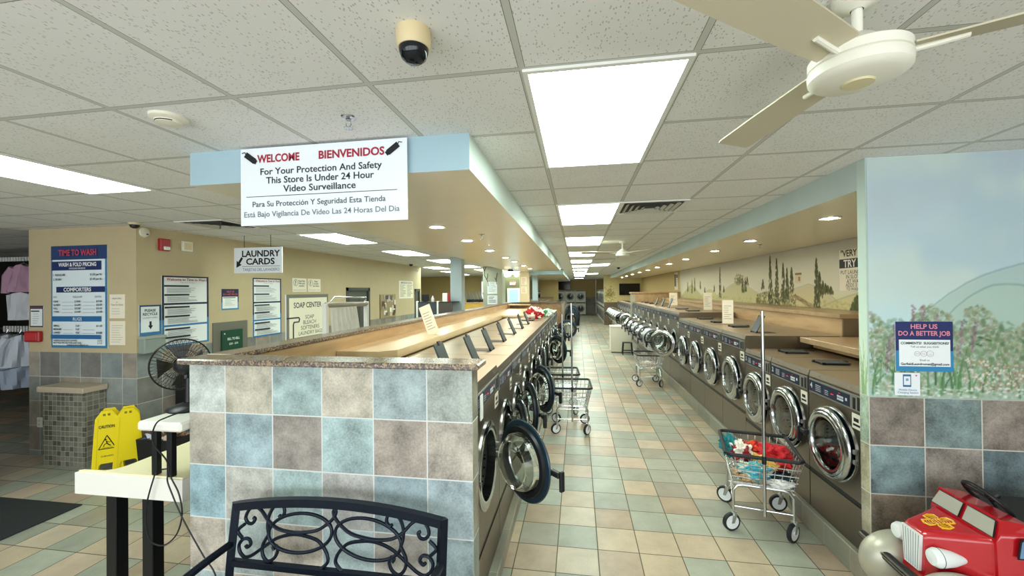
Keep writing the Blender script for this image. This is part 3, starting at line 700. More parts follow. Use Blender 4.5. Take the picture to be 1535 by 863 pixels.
# fire strobe, thermostat, wall speaker, wall camera
t = tag(MB().m(M_red).box(-.067, -.05, -.076, .067, 0, .076, .01).build('fire_strobe', None, None, (WX-.004, 4.417, 2.603), (0, 0, PI/2)), 'red fire alarm strobe high on the tan wall', 'fire alarm')
MB().m(M_white).box(-.035, -.065, -.065, .05, -.05, -.02, .01).build('strobe_lens', None, t)
t = tag(MB().m(M_cream).box(-.076, -.035, -.067, .076, 0, .067, .008).build('chime_box', None, None, (WX-.004, 4.73, 2.615), (0, 0, PI/2)), 'cream chime box beside the red fire strobe', 'chime box')
MB().m(M_beige).box(-.05, -.038, -.045, .05, -.035, .045).build('grille', None, t)
t = thing('wall_detector', 'round white detector at the top corner of the tan wall', 'detector', (WX-.004, 4.19, 2.73), PI/2)
MB().m(M_cream).lathe([(.0005, .03), (.03, .03), (.055, .02), (.06, 0)], axis='y', n=24).build('body', None, t)
MB().m(M_black).box(.005, -.034, -.03, .03, -.029, -.015).build('indicator', None, t)
t = thing('wall_camera', 'bullet camera on a bracket by the far end of the tan wall', 'security camera', (WX, 12.3, 2.66), PI/2)
MB().m(M_cream).cyl((0, 0, 0), (0, -.12, .02), .02, 10).build('bracket', None, t); MB().m(M_cream).cyl((-.08, -.14, .02), (.12, -.14, .0), .045, 14).build('body', None, t)
# bill changer
t = thing('bill_changer', 'green BILL TO BILL change machine set in a grey tiled frame', 'change machine', (WX-.004, 5.43, 1.34), PI/2)
MB().m(mat('changer_frame', '6d6c60', .5)).box(-.31, -.02, -.22, .31, 0, .22, .004).build('frame', None, t)
fp = MB().m(mat('changer_green', '1f4a36', .35)).box(-.185, -.05, -.2, .185, -.02, .1, .006).build('front_panel', None, t)
p = MB().m(cm('d8e4d8')); p.text('BILL TO BILL', .01, -.05, .035, -.0515, bold=.03, wmax=.22).text('$20 - $10', .01, -.12, .028, -.0515, bold=.03, wmax=.16); p.box(-.16, -.0515, .04, -.14, -.051, .06); p.build('lettering', None, fp)
# right wall signs
o = sign('feedback_sign', 'blue HELP US DO A BETTER JOB sign on the flower mural', 'sign', .311, .308, (2.113, 2.917, 1.608), '-y',
    [(0, 0, .311, .308, '1c2c63'), (0, .18, .311, .308, '2f86b8'), (.018, .112, .295, .277, 'eef4f6')],
    [('HELP US', .155, .03, .028, 'e08aa0', B), ('DO A BETTER JOB', .155, .072, .028, 'e08aa0', dict(bold=.025, wmax=.28)), ('COMMENTS?  SUGGESTIONS?', .157, .133, .014, '30343c', dict(bold=.03, wmax=.26)), ('Tell us what you think', .157, .155, .012, '60646c'), ('Email us:', .157, .238, .011, '60646c'), ('GarfieldLaundromat@gmail.com', .157, .262, .014, '30343c', dict(bold=.025, wmax=.262))], thick=.004)
p = MB().m(cm('b09a98'))
for k in range(3):
    x = -.04+k*.035; r_ = .015+.002*k
    p.lathe([(r_-.0015, .0045), (r_, .0045), (r_, .004)], c=(x, 0, -.044), axis='y', n=20)
    p.tube([(x-.007, -.0045, -.048+.002*(2-k)), (x, -.0045, -.050-.001*k+.002*(2-k)), (x+.007, -.0045, -.048+.002*(2-k))], .0008, 4)
    for e in (-.005, .005): p.box(x+e-.001, -.0048, -.041, x+e+.001, -.0042, -.039)
p.build('faces', None, o)
o = sign('phone_notice', 'small white mobile phone notice under the blue feedback sign', 'notice', .139, .141, (2.02, 2.917, 1.373), '-y', [(.045, .01, .09, .088, '2f6a9a'), (.05, .022, .085, .076, 'e6eef4'), (.06, .035, .075, .05, '7aa0c0'), (.112, .012, .122, .02, 'c06a8a')], [('Mobile Device', .07, .105, .012, '5a86b0'), ('Charging Station', .07, .122, .012, '5a86b0')], thick=.003)
sign('wash_tip_sign', 'white VERY DIRTY TRY pre-wash instruction sign on the cypress mural', 'sign', .86, .545, (3.514, 5.76, 2.205), '-x', [(.0, .125, .86, .245, '16181c')],
    [('"VERY DIRTY?', .035, .05, .085, '26282a', dict(align='LEFT', bold=.02)), ('TRY PRE-WASH', .09, .185, .095, 'f0f0ea', dict(align='LEFT', bold=.02)), ('PUT LAUNDRY SOAP', .03, .30, .05, '3a3834', L), ('IN SLOT 2 ON', .14, .36, .05, '3a3834', L), ('AT WASH START', .15, .42, .05, '3a3834', L), ('ADDS 3 MINUTES', .13, .47, .045, '3a3834', L), ('TO WASH CYCLE', .14, .52, .04, '3a3834', L)], back='efe8d4')
sign('wash_tip_sign', 'narrow black and white instruction sign at the far end of the cypress mural', 'sign', .5, .62, (3.512, 15.5, 2.26), '-x', [(.0, .06, .2, .5, '26261f'), (.26, .08, .46, .2, '4a4438')]+lines(.5, .25, .46, .25, 6, .05, '6a6458', .02), [], back='e6ddc0')
# E3

# ------------------------------------------------------------ washers
def hole_plate(b, x0, x1, z0, z1, cx, cz, R, y, n=40):
    an = sorted(set([2*PI*i/n for i in range(n)]+[math.atan2(z-cz, x-cx) % (2*PI) for x in (x0, x1) for z in (z0, z1)]))
    V = []; k = len(an)
    for a in an:
        c, s = math.cos(a), math.sin(a); V.append((cx+R*c, y, cz+R*s))
        t = min(((x1-cx)/c if c > 1e-9 else ((x0-cx)/c if c < -1e-9 else 1e9)), ((z1-cz)/s if s > 1e-9 else ((z0-cz)/s if s < -1e-9 else 1e9)))
        V.append((cx+t*c, y, cz+t*s))
    F = [(2*i, 2*i+1, 2*((i+1) % k)+1, 2*((i+1) % k)) for i in range(k)]
    b.add(V, [f[::-1] for f in F])
def drum_mat():
    m = mat('drum_steel', '8c8a84', .3, 1); g = NT(m); tc = g.n('ShaderNodeTexCoord')
    v = g.n('ShaderNodeTexVoronoi'); v.inputs['Scale'].default_value = 38; v.inputs['Randomness'].default_value = 0; g.put(v.inputs['Vector'], tc.outputs['Object'])
    g.put(g.b.inputs['Base Color'], g.mix(g.math('LESS_THAN', v.outputs['Distance'], .28), lin('8c8a84'), lin('0c0c0c')))
    return m
M_drum = drum_mat()
M_gasket = mat('door_gasket', '14181c', .4)
M_doorback = mat('door_back_dark', '2e4452', .28, .45)
MC = {}
def washer_meshes(w_, H, D, R, dz, slot, glyph):
    k = (w_, H, D, R, dz, slot, glyph)
    if k in MC: return MC[k]
    d = {}; hw = w_/2-.004
    b = MB().m(M_steel); Ro = R*.80
    hole_plate(b, -hw, hw, slot+.018, H-.045, 0, dz, Ro, 0)
    b.quad((-hw, 0, 0), (hw, 0, 0), (hw, 0, slot-.018), (-hw, 0, slot-.018))
    b.quad((-hw, 0, H-.045), (hw, 0, H-.045), (hw, .012, H), (-hw, .012, H))
    b.quad((-hw, D, 0), (-hw, 0, 0), (-hw, 0, H-.045), (-hw, D, H-.045)).quad((hw, 0, 0), (hw, D, 0), (hw, D, H-.045), (hw, 0, H-.045)).quad((hw, D, 0), (-hw, D, 0), (-hw, D, H), (hw, D, H))
    b.add([(-hw, 0, H-.045), (-hw, .012, H), (-hw, D, H), (-hw, D, H-.045)], [(0, 1, 2, 3)]).add([(hw, 0, H-.045), (hw, .012, H), (hw, D, H), (hw, D, H-.045)], [(3, 2, 1, 0)])
    b.m(M_steeltop).quad((-hw, .012, H), (hw, .012, H), (hw, D, H), (-hw, D, H))
    b.m(M_black).box(-hw+.001, .004, slot-.018, hw-.001, .03, slot+.018)
    b.m(M_chrome)
    for x in (-hw*.55, hw*.6): b.lathe([(.0005, -.003), (.004, -.002), (.005, 0)], c=(x, -.0, H-.022), axis='y', n=8)
    d['body'] = b.mesh('washer_body')
    b = MB().m(M_chrome).lathe([(R*1.02, 0), (R*1.02, .01), (R*.95, .018), (Ro, .012), (Ro, -.05)], c=(0, 0, dz), axis='y', n=48)
    d['rim'] = b.mesh('door_opening_rim')
    b = MB().m(M_drum).lathe([(Ro, -.04), (R*1.0, -.06), (R*1.0, -.42), (.02, -.44)], c=(0, 0, dz), axis='y', n=40)
    d['drum'] = b.mesh('drum')
    # control panel
    b = MB().m(M_panelgrey); z1 = H-.06; z0 = H-.17
    b.box(-hw+.012, -.006, z0, hw-.012, .0, z1, .002)
    b.m(M_navy).box(-hw+.022, -.0085, z0+.012, -hw*.36, -.006, z1-.012).box(-hw*.34, -.0085, z0+.012, hw*.62, -.006, z1-.012)
    b.m(M_black).box(hw*.72, -.009, z0+.012, hw*.80, -.006, z1-.02).box(hw*.86, -.0075, z0+.01, hw*.95, -.006, z1-.01)
    b.m(cm('c8ccd0'))
    if glyph: b.text(glyph, -hw*.84, z0+.04, .042, -.0092, bold=.03)
    for i in range(4): b.box(-hw*.66, -.009, z0+.03+.014*i, -hw*.44, -.0086, z0+.034+.014*i)
    for i in range(3): b.box(-hw*.28, -.009, z0+.03+.014*i, -hw*.14, -.0086, z0+.034+.014*i)
    for i in range(3):
        for j in range(2): b.box(hw*(.20+.075*i), -.0105, z0+.03+.02*j, hw*(.26+.075*i), -.0085, z0+.044+.02*j)
    b.box(hw*.48, -.0095, z0+.045, hw*.54, -.0088, z0+.065)
    b.m(M_led).box(-hw*.04, -.0095, z0+.048, hw*.06, -.0088, z0+.054).box(hw*.24, -.0095, z0+.078, hw*.31, -.0088, z0+.081)
    d['panel'] = b.mesh('control_panel')
    b = MB().m(cm('ddd9c8')).box(hw*.66, -.003, z0-.125, hw*.96, 0, z0-.02, .0015); b.m(cm('1c1c1c'))
    b.box(hw*.70, -.0035, z0-.105, hw*.92, -.003, z0-.09).box(hw*.72, -.0035, z0-.075, hw*.88, -.003, z0-.05)
    d['plate'] = b.mesh('instruction_plate')
    # door, hinge at origin, closed it reaches to -x
    c = (-R-.012, 0, 0)
    b = MB().m(M_chrome).lathe([(R*.70, .012), (R*.70, .036), (R*.72, .044), (R*.76, .047), (R*.84, .046), (R*.87, .040), (R*.89, .040), (R*.95, .034), (R*.99, .026), (R, .018)], c=c, axis='y', n=56)
    b.m(M_doorback).lathe([(R, .018), (R*.98, .010), (R*.80, .008)], c=c, axis='y', n=56)
    b.m(M_gasket).lathe([(R*.86, .008), (R*.84, -.012), (R*.74, -.016), (R*.70, .012)], c=c, axis='y', n=56)
    d['door'] = b.mesh('washer_door')
    b = MB().m(M_glass).lathe([(R*.705, .028), (R*.64, .031), (R*.3, .034), (.0005, .035), (.0005, .030), (R*.3, .029), (R*.62, .024), (R*.64, -.04), (R*.53, -.085), (R*.3, -.10), (.0005, -.104), (.0005, -.110), (R*.3, -.106), (R*.57, -.09), (R*.69, -.04), (R*.705, .028)], c=c, axis='y', n=40)
    d['glass'] = b.mesh('door_glass')
    b = MB().m(M_black); hx = c[0]-R*.99
    b.box(hx-.05, -.07, -.018, hx+.03, -.035, .018, .006).box(hx-.068, -.08, -.10, hx-.044, -.045, .026, .006)
    d['handle'] = b.mesh('door_handle')
    b = MB().m(M_panelgrey).box(-.012, -.012, -.05, .006, -.003, .05).box(-.016, -.03, -.05, .006, -.004, -.02, .003).box(-.016, -.03, .02, .006, -.004, .05, .003)
    d['hinge'] = b.mesh('door_hinge')
    b = MB().m(mat('lid_grey', '3c4446', .45, .2)).box(-.085, 0, 0, .085, .22, .012, .004); b.m(M_black).box(-.07, .02, -.006, .07, .18, 0, .002).box(-.085, -.012, -.004, -.06, .02, .014, .003).box(.06, -.012, -.004, .085, .02, .014, .003).box(-.02, .205, .006, .02, .235, .018, .003)
    d['lid'] = b.mesh('dispenser_lid')
    b = MB().m(M_black).box(-.09, -.01, .0, .09, .21, .004)
    d['tray'] = b.mesh('dispenser_tray')
    MC[k] = d; return d
def washer(label, loc, rz, w_, H, D=.95, R=.26, dz=.65, slot=.31, door=0, lid=0, glyph='2', group=None, lidx=0):
    t = thing('washing_machine', label, 'washing machine', loc, rz, group)
    d = washer_meshes(w_, H, D, R, dz, slot, glyph)
    bo = link('body', d['body'], t); link('door_rim', d['rim'], t); link('drum', d['drum'], t)
    link('control_panel', d['panel'], t); link('instruction_plate', d['plate'], t)
    dr = link('door', d['door'], t, (R+.012, -.02, dz), (0, 0, math.radians(door)))
    link('door_glass', d['glass'], dr); link('door_handle', d['handle'], dr); link('door_hinge', d['hinge'], t, (R+.012, .0, dz))
    link('dispenser_tray', d['tray'], t, (lidx, .25, H))
    link('dispenser_lid', d['lid'], t, (lidx, .25, H+.007), (math.radians(lid), 0, 0))
    return t
LX = -.605
gl = 'left island front load washers'
ly = [2.26, 3.07, 3.71, 4.35]+[4.35+.8*i for i in range(1, 11)]
ldoor = [45, 20, 22, 33, 8, 8, 8, 40, 22, 14, 30, 26, 95]
llid = [68, 66, 66, 68, 66, 70, 68, 0, 0, 66, 0, 0, 0]
for i in range(13):
    y0, y1 = ly[i], ly[i+1]; big = (i not in (1, 2))
    lab = ['steel front load washer right behind the tiled half wall, its big round door swung open', None][i > 0] or 'steel washer with open door in the island row, %s from the tiled half wall' % ORD[i]
    washer(lab, (LX, (y0+y1)/2, .10), PI/2, round(y1-y0, 2), 1.317 if i == 0 else 1.29, .93, .272 if big else .255, .73 if big else .71, .27, ldoor[i], llid[i], '4' if big else '2', gl, -.02)
RX = 1.886
ry = [(3.098, 3.758), (3.758, 4.433), (4.433, 5.07)]
for i, (a, b) in enumerate(ry):
    washer(['shorter steel washer nearest the flower mural, marked 4, door shut', 'shorter steel washer marked 2 behind the clothes cart, second from the flower mural', 'short steel washer next to the taller washers, third from the flower mural'][i], (RX, (a+b)/2, .176), -PI/2, round(b-a, 2), 1.12, .98, .262, .635, .31, 0, 0, '42'[i > 0], 'short washers by the flower mural')
ty = [5.07, 5.83, 6.62, 7.41, 8.155]
for i in range(4):
    washer('taller steel washer with shut door, %s past the three shorter washers' % ORD[i], (RX, (ty[i]+ty[i+1])/2, .176), -PI/2, round(ty[i+1]-ty[i], 2), 1.26, .98, .262, .70, .375, 0, 64 if i == 0 else 0, '3', 'tall washers with shut doors')
for i in range(8):
    a = 8.155+.84*i
    washer('largest steel washer with its round door hanging open, %s past the shut door washers' % ORD[i], (RX, a+.42, .176), -PI/2, .84, 1.36, .98, .265, .74, .40, [52, 84, 86, 88, 90, 92, 8, 60][i], 66 if i in (2, 3, 4) else 0, '6', 'large washers with open doors')
for i in range(6):
    a = 15.5+.8*i
    washer('steel washer past the tiled partition with door open, %s from the partition' % ORD[i], (RX, a+.4, .176), -PI/2, .8, 1.26, 1.0, .28, .72, .38, 86+i, 0, '', 'washers past the partition')
# second island beyond, and its washers
mb = MB().m(M_wood).box(-2.2, 16.2, 0, -1.55, 27, 1.52); mb.m(M_granite).box(-2.25, 16.15, 1.52, -1.5, 27.05, 1.56); struct(mb.build('wall_second_island'))
mb = MB().m(M_curbtile).box(-1.55, 16.2, 0, -.545, 27, .1); struct(mb.build('trim_6'))
for i in range(8):
    washer('steel washer with open door in the far island, %s from the aisle break' % ORD[i], (LX, 16.7+.85*i, .10), PI/2, .84, 1.29, .93, .285, .73, .27, [80, 60, 85, 40, 70, 90, 50, 80][i], 0, '', 'far island washers')

# folding counters behind the washers
def counter(name, label, x0, x1, y0, y1, z, ch=.12, t=.075, lab2=None):
    o = thing(name, label, 'counter', ((x0+x1)/2, y0, 0))
    cx = (x0+x1)/2; a, b = x0-cx, x1-cx; Lh = y1-y0
    MB().m(M_counter).prism([(a, 0), (b-ch, 0), (b, ch), (b, Lh-ch), (b-ch, Lh), (a, Lh)], z-t, z, 'z').build('counter_top', None, o)
    MB().m(M_woodlight).box(a, .08, z-t-.11, min(b-.04, -1.575-cx), Lh-.08, z-t-.0).build('apron', None, o)
    MB().m(M_dark).box(a, .1, .11, min(b-.06, -1.59-cx), Lh-.1, z-t-.11).build('base_cabinet', None, o)
    return o
counter('folding_counter', 'long pale laminate folding counter behind the island washers', -2.118, -1.60, 3.35, 8.70, 1.46)
counter('folding_counter', 'lower pale laminate folding counter at the far end of the island', -2.118, -1.20, 8.80, 12.6, 1.44, .12, .04)
t = thing('counter_shelf', 'small raised pale shelf on the far folding counter', 'shelf', (-1.84, 12.3, 1.442))
MB().m(M_counter).box(-.27, 0, .09, .4, .3, .12).build('shelf_board', None, t); MB().m(M_wood).box(-.25, .27, 0, .4, .3, .09).build('back_panel', None, t)
# mural bay: stepped wooden counters behind the washers
def bay_counter(label, x0, y0, y1, z, lip, cat='counter'):
    t = thing('bay_counter', label, cat, ((x0+3.5)/2, y0, 0)); h = (3.5-x0)/2
    MB().m(wood_mat('bay_top', 'b39a78', '9c835f', .3, (1, 5, 5))).box(-h, 0, z-.05, h, y1-y0, z, .004).build('counter_top', None, t)
    MB().m(M_woodlight).box(-h+.03, .02, .19, h, y1-y0-.02, z-.05).build('front_panel', None, t)
    if lip: MB().m(M_wood).box(h-lip, .02, z, h, y1-y0-.02, z+.19, .004).build('back_riser', None, t)
    return t
t = bay_counter('pale wooden ledge behind the three shorter washers', 2.88, 3.06, 5.05, 1.37, 0)
MB().m(mat('bay_top', 'b39a78', .3)).box(2.45-3.19, .0, 1.37, .31, 1.99, 1.43, .005).m(M_woodlight).box(2.58-3.19, .01, 1.315, .31, 1.975, 1.37).build('overhanging_top', None, t)
t = bay_counter('long boxed wooden counter under the cypress mural', 2.88, 5.09, 14.9, 1.68, 0)
MB().m(mat('end_brown', '6f5f4c', .5)).box(-.28, -.004, 1.43, .31, .018, 1.63).build('end_face', None, t)
# tiled partition at the end of the open door washers
mb = MB().m(mat('partition_tile', 'a7a592', .5, var=.1, vscale=6)).box(1.86, 15.0, 0, 2.0, 15.16, 1.83); mb.m(M_woodlight).box(2.0, 15.0, 0, 3.5, 15.16, 1.83); struct(mb.build('wall_partition_2'))
mb = MB().m(M_woodlight).box(1.82, 14.95, 1.83, 3.5, 15.22, 1.885, .01); struct(mb.build('trim_7'))

# ------------------------------------------------------------ laundry carts
def cart(label, x, y, rz, pole=True, poleh=1.80, group='wire laundry carts', h=.64, capcol=None):
    t = thing('laundry_cart', label, 'laundry cart', (x, y, 0), rz, group)
    bw, bl, tw, tl, zb, zt = .21, .235, .265, .305, h-.25, h   # half sizes
    f = MB().m(M_chromewire)
    for sy in (-1, 1):
        f.tube([(-bw, sy*bl, .14), (-bw, sy*bl, zb-.06), (-bw+.03, sy*bl, zb-.02), (-bw+.07, sy*bl, zb-.01), (bw-.07, sy*bl, zb-.01), (bw-.03, sy*bl, zb-.02), (bw, sy*bl, zb-.06), (bw, sy*bl, .14)], .011, 8)
        f.tube([(-bw, sy*bl, .20), (bw, sy*bl, .20)], .008, 8)
    for sx in (-1, 1):
        f.tube([(sx*bw, -bl, zb-.03), (sx*bw, bl, zb-.03)], .008, 8); f.tube([(sx*bw, -bl, .17), (sx*bw, -.02, zb-.03)], .006, 6); 
    f.build('frame', None, t)
    b = MB().m(M_chromewire)
    def lerp(z): k = (z-zb)/(zt-zb); return bw+(tw-bw)*k, bl+(tl-bl)*k
    for z in (zb, zb+.06, zb+.12, zb+.18):
        a, c = lerp(z); b.tube([(-a, -c, z), (a, -c, z), (a, c, z), (-a, c, z)], .0045 if z > zb else .006, 6, True)
    n = 9
    for i in range(n+1):
        u = -1+2*i/n
        for sy in (-1, 1): b.tube([(u*bw, sy*bl, zb), (u*tw, sy*tl, zt)], .0028, 5)
        for sx in (-1, 1): b.tube([(sx*bw, u*bl, zb), (sx*tw, u*tl, zt)], .0028, 5)
        b.tube([(u*bw, -bl, zb), (u*bw, bl, zb)], .0028, 5); b.tube([(-bw, u*bl, zb), (bw, u*bl, zb)], .0028, 5)
    b.build('wire_basket', None, t)
    MB().m(M_darkrub).tube([(-tw, -tl+.03, zt), (-tw+.03, -tl, zt), (tw-.03, -tl, zt), (tw, -tl+.03, zt), (tw, tl-.03, zt), (tw-.03, tl, zt), (-tw+.03, tl, zt), (-tw, tl-.03, zt)], .015, 8, True).build('bumper_rim', None, t)
    if pole:
        p = MB().m(M_chrome).cyl((0, -tl-.006, .19), (0, -tl-.006, poleh), .0125, 12).build('hanging_pole', None, t)
        MB().m(M_black).cyl((0, -tl-.006, zt-.04), (0, -tl-.006, zt+.02), .017, 10).build('pole_clamp', None, p)
    k = 0
    for sx in (-1, 1):
        for sy in (-1, 1):
            a = [.5, -.4, .9, .2][k]; k += 1; X, Y = sx*bw, sy*bl
            c = MB().m(M_chromewire); c.cyl((X, Y, .126), (X, Y, .152), .024, 10)
            dx, dy = math.cos(a), math.sin(a); nx, ny = -dy, dx; ox, oy = X-dx*.02, Y-dy*.02
            for s in (-1, 1):
                q = [(X+nx*s*.02-dx*.018, Y+ny*s*.02-dy*.018, .13), (X+nx*s*.02+dx*.018, Y+ny*s*.02+dy*.018, .13), (ox+nx*s*.02+dx*.012, oy+ny*s*.02+dy*.012, .066), (ox+nx*s*.02-dx*.012, oy+ny*s*.02-dy*.012, .066)]
                c.add(q+[(v[0]+nx*s*.003, v[1]+ny*s*.003, v[2]) for v in q], [(0, 1, 2, 3), (7, 6, 5, 4), (0, 4, 5, 1), (1, 5, 6, 2), (2, 6, 7, 3), (3, 7, 4, 0)])
            co = c.build('caster', None, t)
            wl = MB(); wl.m(M_darkrub).lathe([(.055, -.016), (.066, -.016), (.072, -.010), (.072, .010), (.066, .016), (.055, .016)], axis='x', n=24)
            wl.m(mat('wheel_hub', 'e8ecec', .4)).lathe([(.056, -.014), (.014, -.011), (.014, -.018), (.0005, -.018)], axis='x', n=20).lathe([(.056, .014), (.014, .011), (.014, .018), (.0005, .018)], axis='x', n=20)
            wl.xf(Matrix.Translation((ox, oy, .072)) @ Matrix.Rotation(a+PI/2, 4, 'Z')); wl.build('wheel', None, co)
    return t
cart('chrome wire laundry cart heaped with clothes in front of the shorter washers', 1.50, 3.80, math.radians(-13))
cart('empty wire laundry cart with a tall pole in the aisle, nearer the entrance', -.10, 5.95, math.radians(2), poleh=1.80)
cart('wire laundry cart partly hidden behind the empty one near the island doors', -.27, 6.85, math.radians(4), poleh=1.6)
cart('wire laundry cart with a crumpled white cloth, below the open washer doors', 1.44, 8.92, math.radians(1), False)
# clothes in the front cart
def blob(name, label, cat, c, sx, sy, sz, color, seed, group=None, amp=.35, col2=None, rz=0, stripes=None, fr=6):
    from mathutils import noise
    n, m_ = 44, 26; b = MB()
    b.m(mat('cloth_'+color, color, .85, bump=.2, bscale=200))
    V = []; F = []
    for i in range(m_+1):
        th = PI*i/m_
        for j in range(n):
            ph = 2*PI*j/n; d = Vector((math.sin(th)*math.cos(ph), math.sin(th)*math.sin(ph), math.cos(th)))
            q = d*fr*.5+Vector((seed*3.1, seed*1.7, 0)); k = 1+amp*noise.noise(q)+amp*.6*(abs(noise.noise(q*2.3))-.3)
            V.append((d.x*sx*k, d.y*sy*k, d.z*sz*k))
    for i in range(m_):
        for j in range(n): F.append((i*n+j, (i+1)*n+j, (i+1)*n+(j+1) % n, i*n+(j+1) % n))
    b.add(V, F, True)
    if col2:
        b.mats.append(mat('cloth_'+col2, col2, .85, bump=.2, bscale=200))
        for fi, f in enumerate(b.F):
            p = sum((Vector(b.V[i]) for i in f), Vector())/4
            if noise.noise(Vector((p.x*(stripes or 18)+seed, p.y*(stripes or 18), p.z*(stripes or 18)))) > .08: b.M[fi] = 1
    return tag(b.build(name, None, None, c, (0, 0, rz)), label, cat, group)
cg = 'clothes heaped in the front cart'
blob('laundry_bundle', 'bright red shirt on top of the clothes heap in the front cart', 'clothing', (1.62, 3.77, .565), .115, .15, .085, 'c01f28', 2, cg, .5)
blob('laundry_bundle', 'orange and red cloth in the middle of the front cart', 'clothing', (1.50, 3.92, .545), .11, .11, .075, 'd8502c', 5, cg, .5, 'b01c26')
blob('laundry_bundle', 'teal cloth at the aisle side of the front cart', 'clothing', (1.34, 3.98, .56), .07, .12, .09, '1f7d86', 8, cg, .5)
blob('laundry_bundle', 'crumpled white cloth with dark printed stripes in the front cart', 'clothing', (1.40, 3.86, .555), .085, .12, .08, 'ece6da', 11, cg, .5, '9a2c34', 0, 12)
blob('laundry_bundle', 'light blue cloth at the near side of the front cart', 'clothing', (1.43, 3.66, .475), .13, .09, .065, '58b4c4', 14, cg, .5, 'd8dcc8')
blob('laundry_bundle', 'cream and tan printed cloth low in the front cart', 'clothing', (1.37, 3.70, .435), .09, .10, .04, 'd9b98a', 17, cg, .4, 'a0522e')
blob('laundry_bundle', 'dark navy trousers at the washer side of the front cart', 'clothing', (1.61, 3.63, .44), .085, .09, .05, '14303c', 20, cg, .4)
blob('laundry_bundle', 'yellow cloth strip lying across the front cart', 'clothing', (1.50, 3.74, .535), .04, .15, .045, 'e2b45a', 23, cg, .4, None, .5)
blob('laundry_bundle', 'white sock pile near the corner of the front cart', 'clothing', (1.58, 3.56, .425), .09, .05, .035, 'e4e4e0', 26, cg, .5)
blob('laundry_bundle', 'crumpled white cloth lying in the cart under the open washer doors', 'clothing', (1.42, 8.92, .425), .14, .13, .045, 'efe6de', 29, None, .6)
blob('laundry_bag', 'white bag with a red flower print on the island washers', 'bag', (-.90, 8.60, 1.50), .20, .16, .14, 'f0e6e0', 31, None, .3, 'b8242e', 0, 11)
blob('laundry_bag', 'white and green plastic bag beside the red flowered bag', 'bag', (-.68, 9.25, 1.47), .12, .11, .095, 'dfeee8', 34, None, .4, '3a9a5a', 0, 9)
# white paper cards standing on the counters
def card(name, label, c, W, H, rz, rx, cc='f4ecd8'):
    o = thing(name, label, 'card', c, rz)
    b = MB().m(cm(cc)).box(-W/2, 0, 0, W/2, .004, H); b.m(cm('a8a090'))
    r = random.Random(int(H*1000))
    for i in range(7): b.box(-W*.35, -.0008, H*(.2+.09*i), -W*.35+W*.7*r.uniform(.5, 1), -.0002, H*(.2+.09*i)+.008)
    b.xf(Matrix.Rotation(rx, 4, 'X')); b.build('sheet', None, o)
    MB().m(cm(cc)).box(-W/2, 0, 0, W/2, .08, .003).build('foot', None, o)
    return o
card('notice_card', 'long white notice card leaning on the island folding counter', (-1.72, 4.75, 1.462), .14, .38, math.radians(15), -.25)
o = bpy.data.objects['notice_card']; o.rotation_euler = (0, math.radians(-22), math.radians(10))
card('notice_card', 'white notice card standing on the taller washers, the one nearer the short washers', (2.24, 6.65, 1.445), .15, .36, math.radians(-20), -.1)
card('notice_card', 'white notice card leaning on the wooden counter behind the large washers', (2.62, 8.9, 1.545), .16, .36, math.radians(-15), -.2)
card('notice_card', 'white notice card among the raised soap lids of the large washers', (2.5, 11.4, 1.545), .2, .34, math.radians(-10), -.15)
tag(MB().m(cm('eef2ee')).box(-.03, -.006, -.075, .03, 0, .075).build('paper_tag', None, None, (LX+.014, 2.45, 1.27), (0, 0, PI/2)), 'small white paper tag taped to the first island washer', 'paper tag')
# E4

# ------------------------------------------------------------ entrance corner, left
t = thing('standing_table', 'white thick topped standing table on black posts beside the half wall', 'table', (-2.72, 2.1, 0))
top = [(.39, 0), (.39, 2.2), (-.15, 2.2), (-.17, .6), (-.20, .12), (-.24, .03), (-.30, 0), (-.37, -.008), (-.395, 0), (-.40, -.02), (-.37, -.03)]
top = [(-.39, 0), (.39, 0), (.39, 2.0), (-.14, 2.0), (-.155, .12), (-.17, .07), (-.21, .045), (-.36, .04), (-.385, .03)]
MB().m(mat('table_white', 'f0efe6', .4)).prism(top, .745, .875, 'z').build('table_top', None, t)
MB().m(mat('table_laminate', 'efe6bd', .35)).prism([(-.375, .012), (.378, .012), (.378, 1.99), (-.13, 1.99), (-.145, .115), (-.165, .06), (-.21, .035), (-.36, .028)], .8745, .885, 'z').build('top_surface', None, t)
for (x, y) in ((-.205, .10), (.065, .10), (.0, 1.75), (.28, 1.75)):
    l = MB().m(M_blackmetal).box(x-.038, y-.038, 0, x+.038, y+.038, .745, .004); l.build('leg', None, t)
t = thing('table_shelf', 'small white raised shelf on two black posts, standing on the white table', 'shelf', (-2.41, 2.03, .886))
MB().m(mat('table_white', 'f0efe6', .4)).box(-.155, 0, .295, .145, .52, .35, .012).build('shelf_board', None, t)
for (x, y) in ((-.134, .10), (-.010, .085)):
    l = MB().m(M_blackmetal).box(x-.018, y-.018, 0.0, x+.018, y+.018, .295, .003); l.build('leg', None, t)
